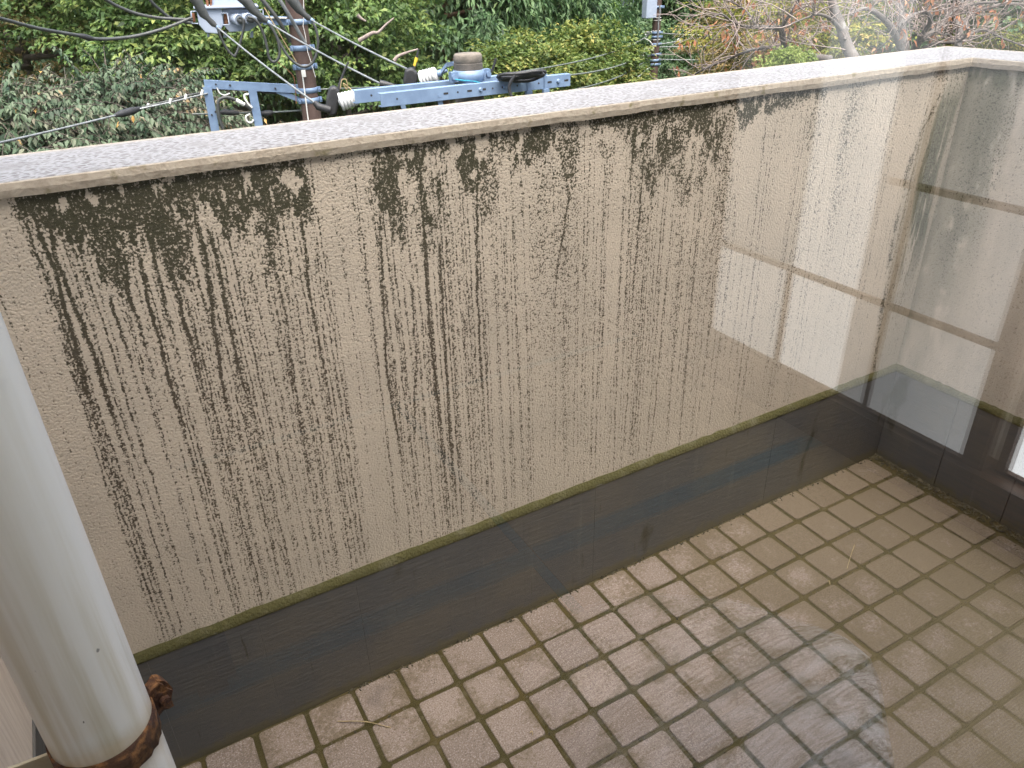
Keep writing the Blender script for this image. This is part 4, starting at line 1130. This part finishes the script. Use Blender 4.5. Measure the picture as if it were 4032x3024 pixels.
def cable(name, pts, r, mat, label, cat, group=None, n=6, smooth=True):
    pts = [np.asarray(p, float) for p in pts]
    sp = spline(pts, n) if smooth and len(pts) > 2 else pts
    o = pts[0]
    ob = MB().tube([q-o for q in sp], r, 7).build(name, M[mat])
    ob.location = tuple(o)
    return tag(ob, label, cat, group)
# ----- stub pole with the double crossarm
DB = 6.1
def Bp(x, y, o=0.0): return np.array(at(f2(x, y), DB+o))
sb = Bp(1222, 400); stz = Bp(1220, 352)[2]
st = thing('concrete_pole', 'weathered concrete pole top carrying a twin steel crossarm', 'utility pole', None, (sb[0], sb[1], float(hgt(sb[0], sb[1]))))
zb2 = st.location[2]; RB = .108
MB().lathe((0, 0, -.1), (0, 0, 1), [(.16, 0), (RB+.001, stz-zb2-.06+.1), (RB+.001, stz-zb2-.06+.1), (RB-.002, stz-zb2-.055+.1)], 28).build('pole', M['concrete'], st)
cap = MB().lathe((0, 0, stz-zb2-.055), (0, 0, 1), [(RB-.003, 0), (RB, .006), (RB-.002, .05), (RB-.012, .062), (.05, .066)], 28).build('mortar_cap', M['conc_cap'], st)
bz = Bp(1220, 487)[2]-zb2
bb_ = MB().lathe((0, 0, bz-.04), (0, 0, 1), [(RB+.001, 0), (RB+.009, .001), (RB+.009, .079), (RB+.001, .08)], 28)
for s_ in (-1, 1):
    bb_.bar((s_*(RB+.0), -.02, bz), (s_*(RB+.055), -.02, bz), .05, .07); bb_.lathe((s_*(RB+.035), -.06, bz), (0, 1, 0), [(.02, 0), (.02, .02), (.012, .02), (.012, .09)], 8)
bb_.build('clamp_band', M['galv'], st)
az_ = Bp(1240, 590)[2]
ca = thing('crossarm', 'pair of perforated blue grey steel channels bolted either side of the concrete pole', 'crossarm', None, (sb[0], sb[1], az_))
def Lc(p): return np.asarray(p)-np.array([sb[0], sb[1], az_])
def channel(a, c, name):
    """C section, web facing the balcony side, h .092, flange .05"""
    h, fl_, th = .092, .052, .006
    b = MB(); d = unit(np.asarray(c)-np.asarray(a)); nn = unit(np.cross(d, (0, 0, 1)))   # towards -Y
    up = np.array([0, 0, 1.0])
    if nn[1] > 0: nn = -nn
    b.bar(a, c, th, h)
    for s_ in (-1, 1): b.bar(a-nn*(fl_/2+th/2)+up*s_*(h/2-th/2), c-nn*(fl_/2+th/2)+up*s_*(h/2-th/2), fl_, th)
    o = bevel(b.build(name, M['galv'], ca), .002, 1)
    return o, d, nn
def ony(p, y):
    r = ray(p); return CAM+r*(y-CAM[1])/r[1]
fa, fc = Lc(ony(f2(655, 645), sb[1]-.145)), Lc(ony(f2(1885, 523), sb[1]-.145))
fa[2] = fc[2] = (fa[2]+fc[2])/2
ch1, d1, n1_ = channel(fa, fc, 'front_channel')
ofs = np.array([0, .30, 0])
ra = Lc(ony(f2(487, 628), sb[1]+.135)); rr_ = fc-fa
ra[2] = fa[2]; rc_ = ra+rr_
ch2, d2, n2_ = channel(ra, rc_, 'rear_channel')
for x, slot in ((750, 0), (1045, 1), (1120, 0), (1195, 1), (1285, 1), (1345, 0), (1420, 1), (1510, 0), (1658, 0), (1735, 1), (1855, 1)):
    t = (x-655)/(1885-655); p = fa+(fc-fa)*t+n1_*.0032
    b = MB()
    if slot: b.box((p[0]-.019, p[1]-.001, p[2]-.007), (p[0]+.019, p[1]+.001, p[2]+.007))
    else: b.lathe(p-n1_*.001, n1_, [(.007, 0), (.007, .002)], 10)
    b.build('slot' if slot else 'hole', M['hole'], ch1)
p = ra+(rc_-ra)*.08+n2_*.0032; MB().lathe(p-n2_*.001, n2_, [(.008, 0), (.008, .002)], 10).build('hole', M['hole'], ch2)
for x in (1265, 1425, 1795):
    t = (x-655)/(1885-655); p = fa+(fc-fa)*t
    MB().lathe(p, n1_, [(.017, 0), (.017, .008), (.011, .008), (.011, .02)], 6).build('bolt', M['galv'], ch1)
for x in (1580, 1700):                                           # U-bolts over the channel
    t = (x-655)/(1885-655); p = fa+(fc-fa)*t
    MB().tube([p+np.array([0, -.008, -.085]), p+np.array([0, -.008, .085])], .008, 6).bar(p+np.array([0, -.012, .06]), p+np.array([0, .06, .06]), .035, .01).bar(p+np.array([-.02, -.01, -.07]), p+np.array([.03, -.01, -.07]), .03, .05).build('u_bolt', M['galv'], ca)
for x in (1005, 830):
    t = (x-655)/(1885-655); p = fa+(fc-fa)*t+np.array([0, .02 if x > 900 else .2, -.01])
    b = MB(); b.bar(p, p+np.array([.10, .0, -.42]), .008, .035, (1, 0, 0)); b.lathe(p+np.array([0, -.005, 0]), (0, -1, 0), [(.014, 0), (.014, .02)], 6); b.build('arm_brace', M['galv'], ca)
# insulators, black covers
def insulator(p, ax, label, L=.16):
    T = thing('strain_insulator', label, 'insulator', None, tuple(p))
    prof = [(.02, 0), (.03, .008)]
    for k_ in range(5): h = .012+k_*.026; prof += [(.066-.002*k_, h), (.070-.002*k_, h+.008), (.066-.002*k_, h+.018), (.056, h+.0245)]
    prof += [(.03, .15), (.022, .155)]
    MB().lathe((0, 0, 0), ax, prof, 24).build('shed_body', M['porcelain'], T)
    MB().lathe(unit(ax)*.155, ax, [(.026, 0), (.026, .03), (.012, .034), (.012, .08)], 12).build('metal_cap', M['galv'], T)
    return T
i1 = Bp(385, 665, .25); insulator(i1, Bp(500, 630, .25)-i1, 'white ribbed insulator at the free end of the crossarm')
i2 = Bp(915, 520, .35); insulator(i2, Bp(1040, 475, .30)-i2, 'white ribbed insulator hooked to the concrete pole band')
b = MB(); b.bar(Lc(Bp(1040, 480, .30)), Lc(Bp(1085, 420, .22)), .01, .03, (0, 1, 0)); b.bar(Lc(Bp(1085, 420, .22)), Lc(Bp(1130, 410, .1)), .01, .03, (0, 1, 0)); b.build('hook_strap', M['galv'], ca)
def cover(label, poly, o, stick, yel=None):
    c0 = Bp(*poly[0], o); F = fwd(c0)
    T = thing('clamp_cover', label, 'cover', None, tuple(c0))
    bevel(MB().prism([Bp(x, y, o)-c0 for x, y in poly], F*.11).build('shell', M['black'], T), .018, 3)
    sp = [Bp(x, y, o+.05)-c0 for x, y in stick]
    MB().tube(sp, np.linspace(.014, .007, len(sp)), 8).build('spike', M['black'], T)
    if yel: MB().tube([Bp(x, y, o+.05)-c0 for x, y in yel], .0135, 8).build('tape', M['yellow'], T)
    return T
cover('black clamp cover with upright spike beside the end insulator', [(325, 570), (305, 640), (300, 720), (320, 755), (370, 745), (392, 640), (388, 585), (360, 560)], .25, [(375, 600), (400, 520), (425, 450), (450, 398)])
cover('black clamp cover with yellow taped spike behind the crossarm', [(815, 455), (800, 545), (870, 560), (900, 530), (895, 470), (860, 440)], .40, [(868, 460), (885, 400), (895, 350), (903, 318)], [(876, 428), (890, 372)])
cable('rubber_spike', [Bp(1375, 465, .5), Bp(1392, 420, .5), Bp(1403, 378, .5)], .011, 'black', 'black rubber spike standing behind the coiled cable', 'spike')
# clamp bodies in line with the wires
def sleeve(name, pts, rs, label, fn, o=0.0, group=None):
    P_ = [np.asarray(fn(x, y, o)) for x, y in pts]; c = P_[0]
    ob = MB().tube([q-c for q in P_], rs, 10).build(name, M['black']); ob.location = tuple(c)
    return tag(ob, label, 'cable sleeve', group)
sleeve('cable_sleeve', [(225, 660), (250, 690), (300, 705), (330, 712)], [.018, .028, .03, .026], 'black sleeve entering the cover at the end insulator', Bp, .25)
sleeve('cable_sleeve', [(650, 540), (690, 548), (760, 562)], [.028, .026, .014], 'black sleeve on the middle wire above the rear channel', Bp, .35)
G = 'line covers at the pole switch'
for pts, lb in (([(480, -80), (560, 20), (640, 180), (690, 230), (760, 300), (805, 335)], 'long dark line cover in front of the switch box plate'), ([(1080, -60), (1180, 30), (1260, 130), (1330, 190), (1400, 250), (1445, 275)], 'dark line cover reaching past the switch bushings'), ([(1690, -60), (1760, 30), (1830, 120), (1890, 180), (1945, 225), (1975, 245)], 'dark line cover in front of the brown pole')):
    P_ = [A(x, y, -.35) for x, y in pts]; c = P_[0]
    ob = MB().tube([q-c for q in P_], [.05, .052, .045, .028, .03, .014], 10).build('line_cover', M['cable']); ob.location = tuple(c); tag(ob, lb, 'line cover', G)
    q = A(*pts[-1], -.35); MB().lathe(q-c, unit(P_[-1]-P_[-2]), [(.018, -.01), (.022, 0), (.02, .03), (.012, .035)], 10).build('end_collar', M['galv'], ob)
# the three spans from the switch to the crossarm
e0 = Bp(232, 668, .25); e1 = Bp(650, 540, .35); e2 = Bp(905, 483, .40)
for a, e, lb in ((A(805, 338, -.35), e0, 'grey wire from the switch plate cover down to the end insulator'), (A(1450, 285, -.35), e1, 'grey wire from the bushing cover to the rear channel'), (A(1980, 250, -.35), e2, 'grey wire from the brown pole to the yellow taped cover')):
    cable('span_wire', sag(a, e, .015, 8), .0085, 'wire', lb, 'wire', None, 2)
# hanging loops
for pts, lb, r in (([(810, 345), (850, 460), (930, 610), (1005, 690), (1030, 690), (1085, 560), (1130, 380), (1135, 280), (1100, 220), (1070, 225)], 'black cable loop hanging below the first bushing', .013),
    ([(1190, 215), (1260, 235), (1330, 310), (1390, 440), (1430, 600), (1450, 710), (1500, 768), (1560, 740), (1585, 640), (1550, 470), (1490, 350), (1455, 290)], 'black cable loop hanging from the second bushing', .015),
    ([(1320, 210), (1400, 250), (1500, 370), (1590, 540), (1690, 700), (1800, 800), (1900, 830), (1990, 780), (2045, 660), (2060, 500), (2030, 350), (1985, 270)], 'black cable loop swinging across the brown pole', .015)):
    cable('cable_loop', [A(x, y, -.22) for x, y in pts], r, 'cable', lb, 'cable', None, 5)
# stays and ropes near the pole
cable('stay_tube', [A(1340, -40, -.1), A(1560, 240, -.1), A(1720, 520, .0)], .022, 'cable', 'dark slanting stay running behind the wires to the brown pole', 'stay', None, 3)
cable('stay_tube', [A(1560, -40, -.25), A(1730, 240, -.2), A(1905, 550, -.13)], .02, 'wire', 'grey slanting stay ending at the upper pole band', 'stay', None, 3)
cable('pale_cord', [A(1390, 90, -.2), A(1500, 280, -.2), A(1640, 520, -.18), A(1790, 770, -.15)], .006, 'straw', 'pale cord slanting down to the middle pole band', 'cord')
cable('hanging_string', [A(1560, 770, -.05), A(1740, 930, -.05), A(1775, 1060, -.06), A(1790, 1290, -.06)], .004, 'rustpaint', 'thin rusty cord hanging beside the brown pole', 'cord')
# cables of the bracket frame
cable('service_cable', [A(880, 1600, -.08), A(835, 1480, -.08), A(815, 1320, -.08), (A(835, 1240, -.08)), A(930, 1210, -.08), A(1040, 1245, -.08), A(1140, 1300, -.06), A(1240, 1370, -.02), A(1250, 1440, 0)], .018, 'cable', 'thick black cable arching between the frame legs', 'cable')
cable('cable_sheath', [A(1040, 1243, -.085), A(1090, 1272, -.085), A(1140, 1300, -.07)], .024, 'whiteplastic', 'short pale sheath on the arching black cable', 'sheath')
cable('insulated_line', [A(500, 1420, .1), A(860, 1415, .1), A(1090, 1405, .1), A(1500, 1395, .1), A(1860, 1375, .1), A(2300, 1350, .1)], .010, 'green_wire', 'dark line passing low behind the bracket legs', 'wire', None, 3)
for pts, lb in (([(840, 1400), (900, 1395), (1010, 1405), (1080, 1405)], 'black sleeve on the low line left of the second leg'), ([(1345, 1410), (1400, 1412), (1470, 1405), (1500, 1396)], 'black sleeve on the low line right of the second leg')):
    sleeve('line_sleeve', pts, [.018, .032, .03, .014], lb, A, .1)
cable('white_loop', [A(1200, 1170, -.05), A(1150, 1180, -.05), A(1150, 1220, -.05), A(1190, 1290, -.05), A(1240, 1340, -.05)], .012, 'whiteplastic', 'white cord bent above the low line by the second leg', 'cord')
cable('white_loop', [A(1215, 1420, -.05), A(1165, 1450, -.05), A(1180, 1510, -.05), A(1230, 1525, -.05), A(1260, 1490, -.05)], .011, 'whiteplastic', 'white cord ring below the low line by the second leg', 'cord')
cable('black_line', [A(690, 1110, .08), A(1000, 1110, .08), A(1200, 1120, .08), A(1380, 1145, .08), A(1560, 1160, .08)], .014, 'black', 'black line tucked under the frame beam', 'wire', None, 3)
cable('white_tail', [A(800, 1090, -.04), A(840, 1160, -.04), A(900, 1185, -.04), A(965, 1160, -.04)], .007, 'whiteplastic', 'loose white wire tail under the frame beam', 'wire')
cable('link_line', [A(1900, 1120, .15), A(2300, 1105, .2), np.array(Bp(640, 565, 1.6))], .009, 'green_wire', 'thin line from the brown pole towards the crossarm', 'wire', None, 3)
# lines leaving to the left
def Lp(x, y, d): return np.array(at(f1(x, y), d))
cable('sagging_cable', [Lp(-300, 60, 7.5), Lp(0, 120, 8.0), Lp(250, 185, 8.4), Lp(510, 230, 8.7), Lp(620, 252, 8.8), Lp(750, 250, 8.9), Lp(900, 230, 9.0), Lp(1080, 180, 9.1), Lp(1245, 115, 9.2)], .016, 'cable', 'heavy black cable sagging low to the switch box', 'cable', None, 4)
P_ = [Lp(508, 229, 8.7), Lp(540, 236, 8.72), Lp(580, 248, 8.76), Lp(605, 252, 8.78)]; ob = MB().tube([q-P_[0] for q in P_], [.018, .026, .026, .018], 10).build('cable_sleeve', M['black']); ob.location = tuple(P_[0]); tag(ob, 'black splice sleeve at the bottom of the sagging cable', 'cable sleeve')
cable('sagging_cable', [Lp(600, -60, 8.9), Lp(690, 0, 9.0), Lp(780, 48, 9.05), Lp(900, 92, 9.1), Lp(1050, 118, 9.15), Lp(1250, 128, 9.2)], .016, 'cable', 'black cable dropping from above into the switch box side', 'cable', None, 4)
cable('sagging_cable', [Lp(930, -60, 9.2), Lp(980, 10, 9.25), Lp(1035, 62, 9.3), Lp(1115, 122, 9.35), Lp(1250, 150, 9.4)], .016, 'cable', 'short black cable joining behind the switch box handle', 'cable', None, 4)
cable('service_drop', [Lp(-250, 985, 7.2), Lp(0, 925, 7.7), Lp(380, 838, 8.3), Lp(760, 745, 8.8)], .010, 'wire', 'pale grey service wire rising across the drooping leaves', 'wire', None, 4)
P_ = [Lp(745, 748, 8.78), Lp(790, 737, 8.85), Lp(860, 718, 8.92), Lp(915, 700, 9.0)]; ob = MB().tube([q-P_[0] for q in P_], [.016, .036, .036, .016], 10).build('cable_sleeve', M['black']); ob.location = tuple(P_[0]); tag(ob, 'fat black sleeve on the service wire over the drooping leaves', 'cable sleeve')
cable('twin_wire', [Lp(905, 700, 9.0), Lp(1100, 652, 9.1), Lp(1230, 615, 9.2), Lp(1340, 598, 9.3)], .010, 'cable', 'dark upper strand between the fat sleeve and the frame corner', 'wire', None, 4)
cable('twin_wire', [Lp(905, 706, 8.96), Lp(1100, 664, 9.06), Lp(1230, 632, 9.16), Lp(1345, 606, 9.26)], .009, 'wire', 'grey lower strand between the fat sleeve and the frame corner', 'wire', None, 4)
for x, y in ((960, 690), (1105, 657), (1205, 630), (1310, 602)):
    p = Lp(x, y, 9.05); ob = MB().tube([np.array([-.012, 0, -.02]), np.array([.012, 0, .03])], .014, 8).build('wire_tie', M['whiteplastic']); ob.location = tuple(p); tag(ob, 'small pale tie round the twin strands', 'tie', 'ties on the twin strands')
# ----- coil on the crossarm
co = thing('cable_coil', 'coil of thick black cable tied on top of the crossarm', 'cable coil', None, tuple(Bp(1570, 495, -.02)))
CO = Bp(1570, 495, -.02)
g = np.random.default_rng(2)
for k_ in range(8):
    w0, h0 = g.uniform(.8, 1.05), g.uniform(.15, 1.1); xo, yo = g.normal(0, 9), g.normal(0, 5); pts = []
    for i in range(25):
        a = 2*math.pi*i/24
        pts.append(Bp(1565+xo+160*w0*math.cos(a), 494+yo-.09*160*math.cos(a)+24*h0*math.sin(a)+5*math.sin(3*a+k_)+g.normal(0, .8), -.13+.05*math.sin(a)+.02*k_)-CO)
    MB().tube(pts, .0115, 7, False).build('cable_turn', M['black'], co)
MB().tube(spline([Bp(x, y, -.19)-CO for x, y in ((1530, 490), (1505, 520), (1490, 560), (1495, 600), (1508, 640), (1515, 700))], 4), .0125, 7).build('cable_tail', M['black'], co)
cable('green_wire', [Bp(1140, 515, -.12), Bp(1200, 522, -.12), Bp(1250, 525, -.11), Bp(1300, 536, -.1)], .005, 'teal', 'thin green wire round the concrete pole', 'wire')
cable('tie_wire', [Bp(395, 575, .2), Bp(405, 520, .2), Bp(430, 515, .2), Bp(440, 545, .2), Bp(436, 580, .2), Bp(415, 540, .2), Bp(460, 575, .2), Bp(480, 588, .18)], .004, 'straw', 'curled tan tie wire above the end insulator', 'wire')
# ----- far pole with the small box
DC = 21.0
def Cp(x, y, o=0.0): return np.array(at(fC(x, y), DC+o))
p = Cp(500, 440); pcx = thing('utility_pole', 'distant brown utility pole with grey metre box and rows of clamps', 'utility pole', None, (p[0], p[1], float(hgt(p[0], p[1]))))
zc = pcx.location[2]; hC = 3.0-zc
MB().lathe((0, 0, -.1), (0, 0, 1), [(.125, 0), (.108, hC*.6), (.085, hC)], 18).build('pole', M['pole_brown'], pcx)
PO = np.array([p[0], p[1], zc])
for y_ in (75, 355, 400, 480, 590, 655, 700):
    z = Cp(500, y_)[2]-zc
    b = MB().lathe((0, 0, z-.03), (0, 0, 1), [(.107, 0), (.116, .001), (.116, .059), (.107, .06)], 18); b.bar((.1, -.03, z), (.17, -.05, z), .04, .05); b.build('clamp_band', M['galv'], pcx)
for y_ in (190, 220, 335, 430):
    z = Cp(500, y_)[2]-zc; MB().lathe((0, 0, z-.008), (0, 0, 1), [(.108, 0), (.112, .001), (.112, .015), (.108, .016)], 18).build('thin_band', M['whiteplastic'], pcx)
q = Cp(435, 85, -.2)-PO; bx_ = MB(); bx_.box((q[0]-.16, q[1]-.1, q[2]-.23), (q[0]+.16, q[1]+.1, q[2]+.30)); bevel(bx_.build('meter_box', M['box_grey'], pcx), .02)
MB().tube(spline([Cp(x, y, -.15)-PO for x, y in ((545, 60), (550, 140), (535, 220), (530, 330), (520, 480), (490, 500))], 4), .02, 6).build('conduit', M['wire'], pcx)
MB().tube(spline([Cp(x, y, -.15)-PO for x, y in ((460, 350), (385, 350), (385, 368), (420, 400))], 4), .012, 6).build('jumper', M['whiteplastic'], pcx)
MB().tube(spline([Cp(x, y, -.15)-PO for x, y in ((375, 415), (440, 450), (480, 520), (470, 545), (390, 525), (365, 640))], 4), .012, 6).build('jumper', M['whiteplastic'], pcx)
cable('stay_wire', [Cp(470, 710), Cp(350, 805, -.3), Cp(220, 910, -.6), Cp(100, 1000, -.9)], .022, 'wire', 'guy wire slanting down from the distant brown pole', 'stay')
for (a, bq, yb_, lb) in (((1450, 482), (462, 360), 0, 'uppermost'), ((1880, 488), (470, 490), 0, 'middle'), ((1830, 598), (450, 600), 0, 'lowest')):
    s_ = Bp(*a, .3); e = Cp(*bq); cable('span_wire', sag(s_, e, .12, 16), np.linspace(.007, .013, 31).tolist(), 'green_wire', lb+' of three thin wires between the crossarm and the distant pole', 'wire', None, 2)
    dv = e-s_; k1 = s_+dv*.90; k2 = s_+dv*.965; c = k1
    ob = MB().tube([np.zeros(3)+np.array([0, 0, -.03]), (k2-k1)*.5+np.array([0, 0, -.02]), k2-k1], [.02, .04, .02], 8).build('cable_sleeve', M['black']); ob.location = tuple(c); tag(ob, 'black sleeve on the %s wire near the distant pole' % lb, 'cable sleeve')
for pts, ball, lb in (([(545, 358), (700, 370), (1100, 385), (1690, 395)], (1420, 398), 'thin wire with pale marker leaving the distant pole level'), ([(530, 485), (757, 447), (1000, 405), (1210, 373)], (757, 447), 'thin wire with white marker rising from the distant pole'),
    ([(530, 645), (800, 652), (1200, 655), (1420, 652)], (1200, 652), 'lowest thin wire with big white marker right of the distant pole'), ([(530, 512), (900, 505), (1350, 490)], None, 'faint thin wire behind the bare branches')):
    P_ = [Cp(x, y, .25*i) for i, (x, y) in enumerate(pts)]
    ext = P_[-1]+(P_[-1]-P_[-2])*1.2
    cable('thin_line', P_+[ext], .011, 'wire', lb, 'wire', None, 4)
    if ball:
        q = Cp(*ball, .3); ob = MB().lathe((0, 0, -.06), (0, 0, 1), [(.02, 0), (.05, .02), (.062, .06), (.05, .10), (.02, .12)], 12).build('wire_marker', M['porcelain']); ob.location = tuple(q); tag(ob, 'white ball marker on the '+lb.split(' leaving')[0].split(' rising')[0].split(' with')[0]+(' rising from the distant pole' if 'rising' in lb else ' below the far clamps' if 'lowest' in lb else ' leaving level'), 'marker')
# ----- farthest pole
DD = 38.0
def Dp(x, y): return np.array(at(fC(x, y), DD))
p = Dp(158, 200); pd = thing('utility_pole', 'farthest beige utility pole with small white boxes among the bamboo', 'utility pole', None, (p[0], p[1], float(hgt(p[0], p[1]))))
zd = pd.location[2]; hD = max(2.5-zd, 4)
MB().lathe((0, 0, -.1), (0, 0, 1), [(.17, 0), (.10, hD)], 16).build('pole', M['conc_cap'], pd)
for (x, y, w_, h_) in ((140, 20, .18, .16), (195, 35, .12, .13)):
    q = Dp(x, y)-np.array([p[0], p[1], zd]); b = MB(); b.box((q[0]-w_, q[1]-.35, q[2]-h_), (q[0]+w_, q[1]-.15, q[2]+h_)); bevel(b.build('equipment_box', M['box_grey'], pd), .02)
for y_ in (180, 215, 235):
    z = Dp(158, y_)[2]-zd; MB().lathe((0, 0, z-.03), (0, 0, 1), [(.13, 0), (.18, .001), (.18, .05), (.13, .06)], 14).build('clamp_band', M['whiteplastic'], pd)
cable('thin_line', [Dp(220, 40), Dp(260, 60), Dp(310, 30), Dp(350, 0), Dp(400, -60)], .02, 'wire', 'looped wire at the farthest pole top', 'wire')
# dead branches poking out of the slope foliage
for pts, lb in (([(515, 265), (600, 215), (640, 210), (690, 160), (742, 118)], 'dead pale branch sticking out between green tree and cedar'), ([(745, 395), (770, 365), (830, 340), (900, 318)], 'dead twig behind the yellow taped cover'), ([(505, 98), (530, 120), (562, 138)], 'short dead twig in the green tree')):
    cable('dead_branch', [np.array(at(f2(x, y), 11.3)) for x, y in pts], np.linspace(.03, .01, 6*(len(pts)-1)+1).tolist(), 'twig', lb, 'branch')
